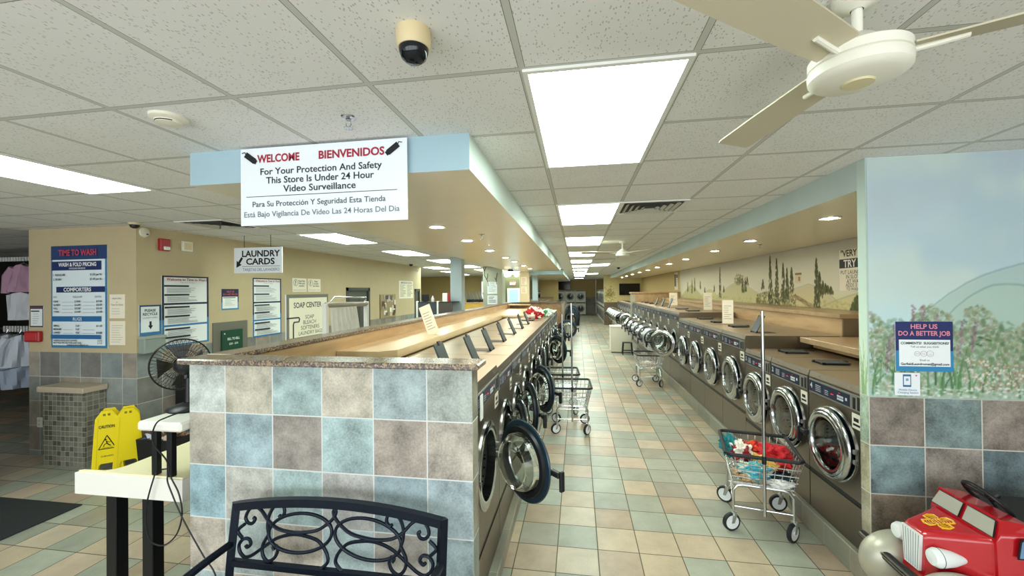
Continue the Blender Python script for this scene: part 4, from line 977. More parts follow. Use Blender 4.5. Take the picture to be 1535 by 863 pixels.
# desk fan
t = thing('desk_fan', 'black desk fan with a round wire cage on the small white shelf', 'fan', (-2.50, 2.30, 1.237), math.radians(60))
MB().m(M_black).lathe([(.0005, 0), (.115, 0), (.12, .008), (.11, .02), (.06, .035), (.028, .045)], n=28).build('base', None, t)
MB().m(M_black).cyl((0, 0, .04), (0, .0, .20), .02, 12, .016).build('neck', None, t)
h = MB().m(M_black); h.lathe([(.0005, .14), (.035, .135), (.055, .11), (.06, .04), (.05, .0), (.0005, 0)], c=(0, .0, .27), axis='y', n=24)
h.xf(Matrix.Translation((0, .13, 0))); h.cyl((0, .03, .19), (0, .04, .25), .022, 10); h.build('motor', None, t)
cgx = MB().m(mat('cage_wire', '23201a', .4, .4)); CY = .17
for i in range(44):
    a = 2*PI*i/44; c, s_ = math.cos(a), math.sin(a); pr = []
    for r_, yy in ((.045, CY-.055), (.09, CY-.05), (.14, CY-.03), (.168, CY), (.14, CY+.035), (.09, CY+.055), (.04, CY+.06)): pr.append((r_*c, yy, .27+r_*s_))
    cgx.tube(pr, .0013, 4)
for r_, yy, q in ((.045, CY-.055, .002), (.168, CY, .005), (.168, CY+.012, .004), (.10, CY-.048, .0015), (.10, CY+.053, .0015), (.04, CY+.06, .002)):
    cgx.tube([(r_*math.cos(2*PI*k/40), yy, .27+r_*math.sin(2*PI*k/40)) for k in range(40)], q, 5, True)
cgx.lathe([(.0005, -CY-.064), (.03, -CY-.063), (.035, -CY-.058)], c=(0, 0, .27), axis='y', n=20)
cgx.build('wire_cage', None, t)
for k in range(4):
    b = MB().m(mat('fan_blade_smoke', '2c2a26', .3)); a0 = k*PI/2; V = []; F = []
    for i in range(7):
        rr_ = .03+.115*i/6; w0 = a0-.28-.12*i/6; w1 = a0+.35+.25*i/6
        V += [(rr_*math.cos(w0), CY-.018, .27+rr_*math.sin(w0)), (rr_*math.cos(w1), CY+.022, .27+rr_*math.sin(w1))]
    V += [(v[0], v[1]+.003, v[2]) for v in V]
    for i in range(6): F += [(2*i, 2*i+1, 2*i+3, 2*i+2), (14+2*i, 14+2*i+2, 14+2*i+3, 14+2*i+1)]
    b.add(V, F, True).build('blade', None, t)
FANT = t
# hanging cord
def smooth_path(P, n=6):
    P = [Vector(p) for p in P]; out = []
    for i in range(len(P)-1):
        p0, p1, p2, p3 = P[max(i-1, 0)], P[i], P[i+1], P[min(i+2, len(P)-1)]
        for k in range(n):
            u = k/n; out.append(.5*((2*p1)+(p2-p0)*u+(2*p0-5*p1+4*p2-p3)*u*u+(3*p1-p0-3*p2+p3)*u**3))
    return out+[P[-1]]
crd = [(-2.40, 2.25, 1.262), (-2.38, 2.06, 1.262), (-2.40, 2.005, 1.235), (-2.42, 2.005, 1.13), (-2.38, 2.05, 1.01), (-2.37, 2.065, .91), (-2.32, 2.07, .81), (-2.30, 2.07, .69), (-2.34, 2.07, .57), (-2.43, 2.07, .50), (-2.52, 2.07, .52), (-2.55, 2.07, .62), (-2.54, 2.07, .75), (-2.50, 2.075, .89), (-2.54, 2.12, .90), (-2.58, 2.16, .893), (-2.52, 2.19, .893), (-2.44, 2.16, .893), (-2.40, 2.07, .90), (-2.35, 2.06, .80), (-2.28, 2.055, .68), (-2.20, 2.05, .57), (-2.13, 2.05, .47), (-2.06, 2.05, .38), (-2.02, 2.05, .2), (-2.0, 2.05, .01), (-1.9, 2.03, .006)]
FM = Matrix.Translation((-2.50, 2.30, 1.237)) @ Matrix.Rotation(math.radians(60), 4, 'Z')
MB().m(M_black).tube(smooth_path(crd), .0042, 7).xf(FM.inverted()).build('power_cord', None, FANT)

# tiled pedestals, mat, wet floor signs
def pedestal(label, x0, x1, y0, y1, h):
    t = thing('tiled_pedestal', label, 'pedestal', ((x0+x1)/2, y0, 0)); a = (x1-x0)/2
    MB().m(M_mosaic).box(-a, 0, 0, a, y1-y0, h-.065).build('tiled_body', None, t)
    MB().m(M_tilebeige).box(-a-.03, -.04, h-.065, a+.03, y1-y0, h, .006).build('top_slab', None, t)
pedestal('low mosaic tiled pedestal with a beige top against the tan pier', -6.2, -5.60, 3.88, 4.095, .92)
pedestal('mosaic tiled counter end with a beige top at the edge of the dark mat', -7.2, -5.80, 2.75, 3.20, .92)
tag(MB().m(mat('mat_fibre', '23282a', .95, var=.2, vscale=300)).box(-5.68, 1.9, 0.001, -4.63, 3.19, .012, .004).build('floor_mat'), 'dark grey entrance mat on the tiled floor', 'mat')
def wet_sign(x, y, rz, label, txt=True):
    t = thing('caution_sign', label, 'caution sign', (x, y, 0), rz, 'folded wet floor signs'); H_ = .70
    for k, (lean, off) in enumerate(((-.05, -.016), (.05, .016))):
        b = MB().m(M_yellow)
        poly = [(-.135, .0), (-.08, .0), (-.07, .085), (-.055, .10), (.055, .10), (.07, .085), (.08, 0), (.135, 0), (.095, .60), (.085, .625), (.06, .66), (.045, .69), (-.045, .69), (-.06, .66), (-.085, .625), (-.095, .60)]
        b.prism(poly, -.009, .009, 'y'); b.prism([(-.115, .02), (-.095, .02), (-.068, .60), (-.082, .60)], -.014, -.009, 'y').prism([(.095, .02), (.115, .02), (.082, .60), (.068, .60)], -.014, -.009, 'y')
        b.m(cm('8a7a08')).box(-.03, -.0105, .635, -.008, -.009, .66).box(.008, -.0105, .635, .03, -.009, .66)
        M = Matrix.Translation((0, off*2.2, 0)) @ Matrix.Rotation(lean*(-1), 4, 'X')
        if k == 1: M = M @ Matrix.Rotation(PI, 4, 'Z')
        b.xf(M); pn = b.build('panel', None, t)
        if txt and k == 0:
            p = MB().m(cm('1c1a10')); p.text('CAUTION', 0, .50, .032, -.0155, bold=.025, wmax=.13)
            for (A, Bq) in (((-.07, .265), (0, .415)), ((0, .415), (.07, .265)), ((.07, .265), (-.07, .265))):
                p.tube([(A[0], -.0105, A[1]), (Bq[0], -.0105, Bq[1])], .0045, 5)
            p.tube([(-.005, -.011, .355), (-.002, -.011, .33), (.012, -.011, .31), (.03, -.011, .295)], .005, 5).tube([(-.002, -.011, .325), (-.022, -.011, .315), (-.03, -.011, .29)], .004, 5).tube([(.0, -.011, .345), (.02, -.011, .335), (.03, -.011, .345)], .003, 5)
            p.sphere((-.012, -.011, .368), .009, 8, 6).box(-.045, -.0105, .275, .045, -.0098, .279)
            p.text('CUIDADO', 0, .175, .016, -.0105, bold=.02); p.xf(M); p.build('lettering', None, pn)
wet_sign(-5.25, 3.86, math.radians(44), 'yellow CAUTION wet floor sign standing in front of its twin by the pedestal')
wet_sign(-5.12, 3.97, math.radians(50), 'second yellow wet floor sign tucked behind the CAUTION one', False)
# bin of odds and ends and a black cabinet by the notice wall
t = thing('lost_property_bin', 'dark bin full of mixed small things under the notice wall', 'bin', (-4.72, 4.22, 0))
MB().m(M_black).prism([(-.2, 0), (.2, 0), (.24, .34), (-.24, .34)], -.30, .30, 'y').build('tub', None, t)
r = random.Random(5); fill = []
for i in range(150):
    c_ = r.choice(['8a6a48', '5c4838', 'a08868', '3c342c', '6c2c2c', 'c8b8a0', '42506a'])
    fill.append((r.uniform(-.2, .2), r.uniform(-.28, .28), r.uniform(.30, .44), r.uniform(.02, .05), c_))
b = MB()
for x, y, z, s_, c_ in fill: b.m(cm(c_)); b.box(-s_, -s_*.6, -s_*.5, s_, s_*.6, s_*.5, .004, Matrix.Translation((x, y, z)) @ Matrix.Rotation(r.uniform(0, 6), 4, (r.random(), r.random(), r.random()+.1)))
tag(b.build('contents', None, t), None, None, None, 'stuff')
blob('plastic_bag', 'blue and white plastic bag on top of the dark bin', 'bag', (-4.80, 4.02, .30), .09, .08, .2, '5a78b0', 41, None, .4, 'c8d0dc', 0, 8)
t = thing('black_cabinet', 'black cabinet with a round silver knob behind the desk fan', 'cabinet', (-4.98, 5.0, 0))
MB().m(M_black).box(-.17, -.45, 0, .22, .45, .92, .006).build('body', None, t); d_ = MB().m(mat('cabinet_door', '0e1014', .3)).box(.22, -.43, .06, .232, .43, .88, .003).build('cabinet_door', None, t)
MB().m(M_chrome).sphere((.25, -.33, .70), .022).build('knob', None, d_)

# ------------------------------------------------------------ garden bench
t = thing('metal_bench', 'dark navy scrollwork metal bench in front of the tiled half wall', 'bench', (-1.24, 1.88, 0))
BM = M_navybench; hw = .575
for sx in (-1, 1):
    MB().m(BM).tube([(sx*hw, .03, 0), (sx*hw, 0, .42), (sx*hw, .02, .60), (sx*hw, .06, .865)], .026, 4).build('back_post', None, t)
    MB().m(BM).tube([(sx*hw, -.48, 0), (sx*hw, -.46, .42), (sx*hw, -.45, .60)], .024, 4).build('leg', None, t)
    MB().m(BM).tube(smooth_path([(sx*hw, .02, .665), (sx*hw, -.12, .665), (sx*hw, -.30, .655), (sx*hw, -.44, .63), (sx*hw, -.51, .585), (sx*hw, -.50, .56)], 5), .02, 6).build('armrest', None, t)
b = MB().m(BM)
N = 20; V = []; F = []
for i in range(N+1):
    u = -1+2*i/N; z = .865-.02+.055*(1-u*u)
    for (dy, dz) in ((-.018, -.02), (.018, -.02), (.018, .022), (-.018, .022)): V.append((u*hw, .055+dy, z+dz))
for i in range(N):
    for j in range(4): F.append((4*i+j, 4*i+(j+1) % 4, 4*i+4+(j+1) % 4, 4*i+4+j))
b.add(V, F).build('top_rail', None, t)
MB().m(BM).box(-hw, .005, .555, hw, .035, .59, .003).build('lower_rail', None, t)
def bp(x, y):  # scroll sketch units to bench back plane
    yb = 460+(x-270)*.096; z = .585+(yb-y)/1130; return ((x-790)*.00104, .02+.035*(z-.585)/.28, z)
lines_ = [
 [(345, 225), (356, 236), (343, 258), (318, 255), (302, 225), (318, 182), (350, 165), (388, 188), (432, 245), (485, 288), (560, 308), (630, 310), (700, 300), (750, 270), (785, 235), (797, 200), (780, 172), (752, 152)],
 [(488, 214), (499, 224), (517, 205), (510, 168), (482, 154), (452, 175), (432, 222), (430, 275), (440, 320)],
 [(735, 505), (768, 470), (764, 430), (738, 385), (700, 350), (620, 325), (560, 322), (490, 340), (440, 372), (400, 402), (352, 435), (315, 443), (286, 415), (278, 375), (300, 345), (330, 345), (343, 372), (326, 390), (314, 378)],
 [(440, 320), (412, 375), (415, 430), (445, 466), (480, 448), (495, 410), (486, 383), (470, 390), (478, 406)],
 [(300, 262), (264, 298), (292, 338)]]
sc_ = []
ell = [(610+172*math.cos(a*PI/18), 313+107*math.sin(a*PI/18)) for a in range(36)]
for mir in (1, -1):
    for ln in lines_:
        P = smooth_path([bp(*q) for q in ln], 5); P = [(v[0]*mir, v[1], v[2]) for v in P]
        MB().m(BM).tube(P, .0088, 8).build('scroll', None, t)
    P = [bp(*q) for q in ell]; MB().m(BM).tube([(v[0]*mir, v[1], v[2]) for v in P], .0088, 8, True).build('scroll_oval', None, t)
for k in range(6):
    y = -.44+.085*k; MB().m(BM).box(-hw+.01, y, .41, hw-.01, y+.06, .425, .004).build('seat_slat', None, t)
MB().m(BM).box(-hw, -.47, .385, hw, -.445, .41).box(-hw, -.02, .385, hw, .01, .41).build('seat_frame', None, t)

# ------------------------------------------------------------ coin ride car
t = thing('ride_car', 'red coin operated ride car with silver fenders and a yellow hood badge', 'ride car', (1.715, 2.50, 0))
M_car = mat('car_red', 'b5141f', .22, coat=.6); M_sil = mat('fender_silver', 'b6b3a2', .35, .35); M_wht = mat('car_white', 'e8ecec', .35)
def loft(b, S, n=24):
    """S: (x, half width bottom, half width top, z0, z1, corner)"""
    V = []; F = []
    for (x, wb, wt, z0, z1, rd) in S:
        pts = []
        r0 = min(rd, wt*.9, (z1-z0)*.45)
        for k in range(7): a = k/6*PI/2; pts.append((wt-r0+r0*math.cos(a), z1-r0+r0*math.sin(a)))
        half = [(wb, z0)]+pts; full = half+[(-p, q) for p, q in half[::-1]]
        V += [(x, p, q) for p, q in full]; m_ = len(full)
    for i in range(len(S)-1):
        for j in range(m_): F.append((i*m_+j, i*m_+(j+1) % m_, (i+1)*m_+(j+1) % m_, (i+1)*m_+j))
    F.append(tuple(range(m_))[::-1]); F.append(tuple((len(S)-1)*m_+j for j in range(m_)))
    return b.add(V, F, True)
b = MB().m(M_car); loft(b, [(.035, .075, .07, .46, .70, .03), (.05, .085, .078, .45, .715, .035), (.15, .125, .12, .44, .735, .035), (.25, .17, .165, .42, .752, .03), (.262, .19, .185, .40, .755, .03)])
b.build('hood', None, t)
b = MB().m(M_car); loft(b, [(.255, .20, .185, .38, .76, .02), (.27, .205, .19, .38, .80, .03), (.62, .22, .20, .38, .815, .03), (1.0, .21, .19, .38, .80, .04), (1.1, .19, .16, .42, .74, .05)])
b.build('car_body', None, t)
b = MB().m(M_car); b.add([(.255, -.185, .75), (.255, .185, .75), (.285, .17, .85), (.285, -.17, .85), (.40, .17, .835), (.40, -.17, .835), (.40, .185, .80), (.40, -.185, .80)], [(0, 3, 2, 1), (3, 5, 4, 2), (0, 7, 5, 3), (1, 2, 4, 6), (4, 5, 7, 6)]); wsf = b.build('windshield_frame', None, t)
for s in (-1, 1):
    b = MB().m(M_black); q = [(.2545, s*.008, .763), (.2545, s*.178, .763), (.282, s*.16, .842), (.282, s*.008, .842)]; q = [(x-.004, y, z) for x, y, z in q]; b.add(q, [(0, 1, 2, 3) if s < 0 else (3, 2, 1, 0)])
    b.m(mat('windshield_grey', 'a9a79a', .3)); g = [(.2545, s*.013, .768), (.2545, s*.172, .768), (.281, s*.155, .838), (.281, s*.013, .838)]; g = [(x-.006, y, z) for x, y, z in g]; b.add(g, [(0, 1, 2, 3) if s < 0 else (3, 2, 1, 0)])
    b.build('windshield_pane', None, wsf)
b = MB().m(M_wht); b.prism([(-.048, .50), (.048, .50), (.062, .69), (-.062, .69)], .022, .036, 'x'); gr = b.build('grille', None, t)
b = MB().m(M_black)
for i in range(-3, 4): b.add([(.0215, i*.0135-.0015, .505), (.0215, i*.0135+.0015, .505), (.0215, i*.0172+.0015, .685), (.0215, i*.0172-.0015, .685)], [(3, 2, 1, 0)])
b.build('grille_lines', None, gr)
# hood badge: yellow cross with rounded ends, flat on the hood
bm_ = MB().m(mat('badge_red', '9a1420', .3)); y_ = mat('badge_yellow', 'e8b42c', .35)
def hoodpt(u, v): return (.15+u, v, .7385+u*.16)
out = []
for k in range(4):
    a = k*PI/2
    for (r_, da) in ((.042, -.62), (.062, -.42), (.066, 0), (.062, .42), (.042, .62), (.026, PI/4)): out.append((r_*math.cos(a+da), r_*math.sin(a+da)*1.05))
bm_.m(y_).tube([hoodpt(u, v) for u, v in out], .004, 5, True).tube([hoodpt(.024*math.cos(2*PI*k/20), .024*math.sin(2*PI*k/20)) for k in range(20)], .003, 5, True)
for k in range(4):
    for q in (.036, .047, .057):
        a = k*PI/2; bm_.tube([hoodpt(q*math.cos(a+d), q*math.sin(a+d)) for d in (-.42, -.2, 0, .2, .42)], .0022, 4)
for q in (-.012, 0, .012): bm_.tube([hoodpt(q, -.018), hoodpt(q, .018)], .0022, 4)
bm_.build('hood_badge', None, t)
for s in (-1, 1):
    b = MB().m(M_sil); b.sphere((.09, s*.185, .405), .2, 28, 16, 1.0, .55, .86); b.build('fender', None, t)
    b = MB().m(M_wht); prof = [(.0005, -.045), (.036, -.04), (.046, -.02), (.045, 0), (.036, .05), (.018, .10), (.0005, .13)]
    b.lathe(prof, axis='x', n=24); b.xf(Matrix.Translation((.07, s*.118, .615))); hl = b.build('headlight', None, t)
    c = MB().m(M_black).tube([(.0, .0462*math.cos(2*PI*k/24), .0462*math.sin(2*PI*k/24)) for k in range(24)], .0015, 4, True); c.xf(Matrix.Translation((.06, s*.118, .615))); c.build('headlight_ring', None, hl)
    b = MB().m(M_black).prism([(.315, .69), (.52, .69), (.52, .785), (.335, .785), (.325, .775)], s*.2125-.002, s*.2125+.002, 'y'); wn = b.build('side_window_trim', None, t)
    b = MB().m(mat('side_window_blue', '6f93b8', .3)).prism([(.322, .697), (.513, .697), (.513, .778), (.34, .778), (.332, .772)], s*.2125-.0035, s*.2125+.0035, 'y'); b.build('side_window', None, wn)
b = MB().m(M_black).tube([(-.005, -.42, .44), (-.015, -.30, .455), (-.02, 0, .465), (-.015, .25, .47), (-.005, .33, .465)], .026, 12); bu = b.build('bumper', None, t)
MB().m(M_chrome).tube([(-.024, -.41, .450), (-.034, -.28, .465), (-.039, 0, .475), (-.034, .24, .480), (-.026, .32, .478)], .011, 8).build('bumper_strip', None, bu)
b = MB().m(M_black); b.tube([(.0, .105*math.cos(2*PI*k/36), .105*math.sin(2*PI*k/36)) for k in range(36)], .010, 8, True)
for k in range(3): b.tube([(.012, 0, 0), (0, .1*math.cos(2*PI*k/3+.5), .1*math.sin(2*PI*k/3+.5))], .007, 6)
b.cyl((.01, 0, 0), (.05, 0, 0), .022, 12); b.xf(Matrix.Translation((.40, .03, .855)) @ Matrix.Rotation(math.radians(-42), 4, 'Y') @ Matrix.Rotation(math.radians(0), 4, 'Z')); b.build('steering_wheel', None, t)
MB().m(M_black).box(.40, -.16, .80, .75, .16, .822).build('cockpit_opening', None, t)
MB().m(mat('ride_base', '8a1018', .4)).box(.1, -.2, 0, 1.05, .2, .385, .02).build('ride_base', None, t)

# ------------------------------------------------------------ murals (paint on the walls)
def noise2(h, w_, s, seed):
    r = np.random.RandomState(seed); out = np.zeros((h, w_)); amp = 1; tot = 0
    for o in range(4):
        gh, gw = max(2, int(h/s)+2), max(2, int(w_/s)+2); g = r.rand(gh, gw)
        yi = np.linspace(0, gh-1.001, h); xi = np.linspace(0, gw-1.001, w_); y0 = yi.astype(int); x0 = xi.astype(int); fy = (yi-y0)[:, None]; fx = (xi-x0)[None]
        fy = fy*fy*(3-2*fy); fx = fx*fx*(3-2*fx)
        v = g[y0][:, x0]*(1-fy)*(1-fx)+g[y0][:, np.minimum(x0+1, gw-1)]*(1-fy)*fx+g[np.minimum(y0+1, gh-1)][:, x0]*fy*(1-fx)+g[np.minimum(y0+1, gh-1)][:, np.minimum(x0+1, gw-1)]*fy*fx
        out += v*amp; tot += amp; amp *= .5; s = max(2, s/2)
    return out/tot
class Paint:
    def __init__(s, u0, u1, z0, z1, res):
        s.u0, s.z0, s.res = u0, z0, res; s.w = int((u1-u0)/res)+1; s.h = int((z1-z0)/res)+1
        s.U = u0+np.arange(s.w)*res; s.Z = z0+np.arange(s.h)*res; s.a = np.zeros((s.h, s.w, 3))
    def hexc(s, c): return np.array([int(c[i:i+2], 16)/255 for i in (0, 2, 4)])
    def fill(s, mask, c, al=1.0):
        k = (mask*al)[..., None]; s.a = s.a*(1-k)+s.hexc(c)*k
    def dab(s, u, z, ru, rz, c, al=.8, ang=0):
        R_ = max(ru, rz)*1.6; i0 = max(0, int((u-R_-s.u0)/s.res)); i1 = min(s.w, int((u+R_-s.u0)/s.res)+2); j0 = max(0, int((z-R_-s.z0)/s.res)); j1 = min(s.h, int((z+R_-s.z0)/s.res)+2)
        if i1 <= i0 or j1 <= j0: return
        du = s.U[i0:i1][None]-u; dz = s.Z[j0:j1][:, None]-z; ca, sa = math.cos(ang), math.sin(ang)
        p = (du*ca+dz*sa)/ru; q = (-du*sa+dz*ca)/rz; k = np.clip(1.5-1.5*(p*p+q*q), 0, 1)[..., None]*al
        s.a[j0:j1, i0:i1] = s.a[j0:j1, i0:i1]*(1-k)+s.hexc(c)*k
    def blade(s, u, z, L_, bend, wd, c, al=.8):
        for k in range(14): v = k/13; s.dab(u+bend*v*v, z+L_*v*(1-.25*abs(bend)/max(L_, .01)*v), wd*(1.1-v)+.0015, L_/16, c, al)
    def build(s, name, place, parent=None):
        uu, zz = np.meshgrid(s.U, s.Z); co = place(uu.ravel(), zz.ravel()); n = s.w*s.h
        me = bpy.data.meshes.new(name); me.vertices.add(n); me.vertices.foreach_set('co', co.astype(np.float32).ravel())
        I = (np.arange(s.h-1)[:, None]*s.w+np.arange(s.w-1)[None]).ravel(); Q = np.stack([I, I+1, I+s.w+1, I+s.w], 1).astype(np.int32)
        me.loops.add(Q.size); me.loops.foreach_set('vertex_index', Q.ravel()); me.polygons.add(len(Q)); me.polygons.foreach_set('loop_start', np.arange(0, Q.size, 4, dtype=np.int32))
        me.update(calc_edges=True)
        at = me.color_attributes.new('paint', 'FLOAT_COLOR', 'POINT'); c = np.clip(s.a.reshape(-1, 3), 0, 1); c = np.where(c <= .04045, c/12.92, ((c+.055)/1.055)**2.4)
        at.data.foreach_set('color', np.concatenate([c, np.ones((n, 1))], 1).astype(np.float32).ravel())
        m = mat('mural_paint', 'ffffff', .7); g = NT(m)
        if not m.get('done'):
            x = g.n('ShaderNodeAttribute', attribute_name='paint'); g.put(g.b.inputs['Base Color'], x.outputs['Color']); m['done'] = 1
        me.materials.append(m); return link(name, me, parent)
r = random.Random(11)
# flower and sky mural on the entrance wall
P = Paint(1.815, 5.76, 1.290, 2.798, .006); UU, ZZ = np.meshgrid(P.U, P.Z)
n1 = noise2(P.h, P.w, 75, 1); n2 = noise2(P.h, P.w, 117, 2); n3 = noise2(P.h, P.w, 25, 9)
P.a[:] = P.hexc('b9cfd4'); kk = np.clip((ZZ-1.9)/.9, 0, 1)
P.fill(kk*.7, 'acbcc6'); P.fill(np.clip((n1-.45)*4, 0, 1), 'c3d3cc', .8); P.fill(np.clip((n2-.5)*5, 0, 1), 'a8c0cc', .75); P.fill(np.clip((.45-n1)*5, 0, 1)*np.clip((ZZ-2.2)*3, 0, 1), 'b2bcc4', .6)
P.fill(np.clip((2.0-ZZ)*4, 0, 1), 'bfdcdc', .7)
for (pk, zz0, sp, c) in ((2.75, 2.12, .55, '9fb8ac'), (2.55, 1.99, .33, 'aac2b2'), (4.6, 2.2, 1.2, 'a4bcae')):
    ridge = zz0-.24*((UU-pk)/sp)**2*(UU < pk)-.1*((UU-pk)/sp)**2*(UU >= pk)+(n3-.5)*.03
    P.fill(np.clip((ridge-ZZ)*60, 0, 1), c, .55); P.fill(np.clip(1-np.abs(ridge-ZZ)*90, 0, 1), '6f8f8a', .55)
tops = lambda u: 1.80+.05*math.sin(u*9)+.05*math.sin(u*21+1)-(.10 if 2.28 < u < 2.34 else 0)
for k in range(14500):
    u = r.uniform(1.82, 5.74); z = r.uniform(1.30, tops(u)); d_ = (z-1.3)/.5
    c = r.choice(['8a9c7c', '768a66', '9aa888', '667a58', 'b4bfa4', '8f9c78', 'a08f84', '7f8a62'] if d_ > .35 else ['9cb498', '80a080', 'b0c4ae', '6f9070', 'c6d6c6', '8a9a78', 'a89a88'])
    P.dab(u, z, r.uniform(.006, .02), r.uniform(.006, .018), c, r.uniform(.3, .7), r.uniform(0, 3))
for k in range(1000):
    u = r.uniform(1.84, 5.7); z = r.uniform(1.48, 1.78); P.dab(u, z, r.uniform(.01, .03), r.uniform(.008, .02), r.choice(['5f7f5c', '6a8a66', '4f6f50']), .4, r.uniform(0, 3))
for (u, z0, h_) in ((1.93, 1.50, .24), (1.905, 1.45, .2), (2.035, 1.62, .24), (2.09, 1.66, .2), (2.16, 1.6, .2), (2.30, 1.55, .22), (2.37, 1.58, .18)):
    for k in range(26): v = k/25; P.dab(u+.03*v+r.uniform(-.01, .01), z0+h_*v, .009, .009, r.choice(['8f6f80', '7d5f74', 'a58494', '6b5566']), .6)
for k in range(70):
    u = r.choice([r.uniform(1.83, 2.1), r.uniform(2.12, 2.5), r.uniform(2.5, 5.7)]); P.blade(u, 1.31+r.uniform(0, .08), r.uniform(.12, .32), r.uniform(-.13, .13), .006, r.choice(['4d7a4e', '5f8a56', '3f6844', '76a070']), .75)
for k in range(2200):
    u = r.uniform(2.33, 5.7); z = r.uniform(1.34, 1.70-.2*abs(math.sin(u*3))); P.dab(u, z, r.uniform(.005, .011), r.uniform(.005, .010), r.choice(['e2ddd0', 'd8c8be', 'c9b2a6', 'b08f86', '8a7468', 'e8e6da', '9c8b66']), .75, r.uniform(0, 3))
for k in range(380): P.dab(r.uniform(1.84, 5.7), r.uniform(1.295, 1.36), .012, .007, r.choice(['e6ece4', 'd4e2d8', 'c2d8c8']), .6)
for (u, z) in ((2.42, 1.665), (2.46, 1.65), (2.41, 1.62)): P.dab(u, z, .022, .007, '3f5a36', .85, -.3)
P.build('painted_mural', lambda u, z: np.stack([u, np.full_like(u, RWY-.0015), z], 1), wall_right)
# grass painted on the narrow wall end
P = Paint(RWY+.004, RWY+.083, 1.290, 2.798, .005); UU, ZZ = np.meshgrid(P.U, P.Z)
P.a[:] = P.hexc('d3e6dc'); P.fill(np.clip((2.1-ZZ)*1.5, 0, 1), 'd9ecd2', .8); P.fill(np.clip((ZZ-2.4)*3, 0, 1), 'c0d2cc', .8)
for k in range(16): P.blade(r.uniform(RWY+.02, RWY+.075), 1.30, r.uniform(.1, .36), r.uniform(-.05, .05), .005, r.choice(['7fa070', '94b084', 'a8c498']), .7)
o = P.build('painted_mural', lambda u, z: np.stack([np.full_like(u, RW0-.0008), u, z], 1), wall_right); o.data.flip_normals()
# cypress mural in the washer bay
P = Paint(3.08, 15.0, 1.62, 2.612, .011); UU, ZZ = np.meshgrid(P.U, P.Z); n1 = noise2(P.h, P.w, 40, 4); n2 = noise2(P.h, P.w, 90, 5)
P.a[:] = P.hexc('dcdac6'); P.fill(np.clip((ZZ-2.2)*3, 0, 1), 'c6c7bc', .9); P.fill(np.clip((n2-.5)*4, 0, 1), 'd4d3bf', .6); P.fill(np.clip((1.95-ZZ)*5, 0, 1), 'd3cf92', .6)
for (pk, z0, wl, wr, c) in ((6.95, 2.03, .8, 1.2, 'cdc398'), (9.8, 2.12, 1.2, 1.3, 'c3c190'), (11.7, 1.95, .8, 1.4, 'c9c48c'), (5.6, 1.93, 1.6, 1.25, 'd2c795'), (13.6, 2.1, 1, 1, 'b9b585')):
    x = np.where(UU < pk, (pk-UU)/wl, (UU-pk)/wr); ridge = z0-.30*x**1.4+(n1-.5)*.05; P.fill(np.clip((ridge-ZZ)*40, 0, 1), c, .8); P.fill(np.clip(1-np.abs(ridge-ZZ)*70, 0, 1)*(ZZ > 1.66), '9a966c', .5)
for k in range(900):
    u = r.uniform(3.2, 14.8); z = r.uniform(1.63, 1.78); P.dab(u, z, r.uniform(.02, .06), r.uniform(.01, .03), r.choice(['b9b56c', 'a8a85e', 'c6bd84', '9c9a58', 'd0c690']), .35, r.uniform(-.3, .3))
for k in range(420):
    u = r.uniform(7.35, 8.85); z = r.uniform(1.65, 1.98-.16*abs(u-8.0)); P.dab(u, z, r.uniform(.012, .035), r.uniform(.012, .03), r.choice(['6a6c38', '7d7c46', '55582c', '8c7a58', '9a8a5c', '4a4c28']), .6, r.uniform(0, 3))
for k in range(160):
    v = r.random(); P.dab(6.85+.55*v+r.uniform(-.1, .1), 1.68+.17*v, .07, .012, r.choice(['a89468', '94805a', 'b8a47c', '7c6a48']), .6, .25)
for (u, zt, zb) in ((8.24, 2.557, 1.677), (7.99, 2.49, 1.686), (7.757, 2.394, 1.716), (7.626, 2.297, 1.787), (7.475, 2.30, 1.899), (6.755, 2.40, 1.65), (6.677, 2.19, 1.847), (6.60, 2.056, 1.886), (6.537, 2.02, 1.9), (10.95, 2.5, 1.73), (8.55, 2.13, 1.968), (9.526, 2.21, 1.886), (9.387, 2.19, 1.915), (9.285, 2.2, 2.05), (10.69, 2.02, 1.88), (12.62, 2.19, 1.98), (6.48, 1.99, 1.9), (6.41, 1.97, 1.89), (13.2, 2.3, 1.9), (13.5, 2.25, 1.85), (14, 2.2, 1.9), (12.2, 2.0, 1.85), (11.4, 2.05, 1.9)):
    n = int((zt-zb)/.012)+3; wd = .07+.05*(zt-zb)
    for k in range(n*2):
        v = r.random(); P.dab(u+r.uniform(-1, 1)*wd*.8*(1-v)**.7, zb+(zt-zb)*v, .022, .035, r.choice(['4a4c2c', '5a5c34', '3f4226', '66683c']), .75)
for k in range(160): v = r.random(); P.dab(5.85+r.uniform(-1, 1)*.16*(1-v)**.6, 1.66+.2*v, .02, .03, r.choice(['4f5a2c', '3f4a24', '5d6634']), .8)
for k in range(120): P.dab(9.72+r.gauss(0, .13), 2.15+r.gauss(0, .05), .03, .025, r.choice(['7a7850', '68663f', '8c8a62']), .6)
P.fill((np.abs(UU-7.27) < .09)*(ZZ > 2.05)*(ZZ < 2.19)*1.0, 'd9c9a4', .9); P.fill((np.abs(UU-7.27) < .10)*(ZZ > 2.19)*(ZZ < 2.215)*1.0, '8a6a50', .9); P.fill((np.abs(UU-7.24) < .025)*(ZZ > 2.09)*(ZZ < 2.15)*1.0, '8f7f66', .9)
o = P.build('painted_mural', lambda u, z: np.stack([np.full_like(u, 3.518), u, z], 1), bpy.data.objects['wall_right_bay']); o.data.flip_normals()
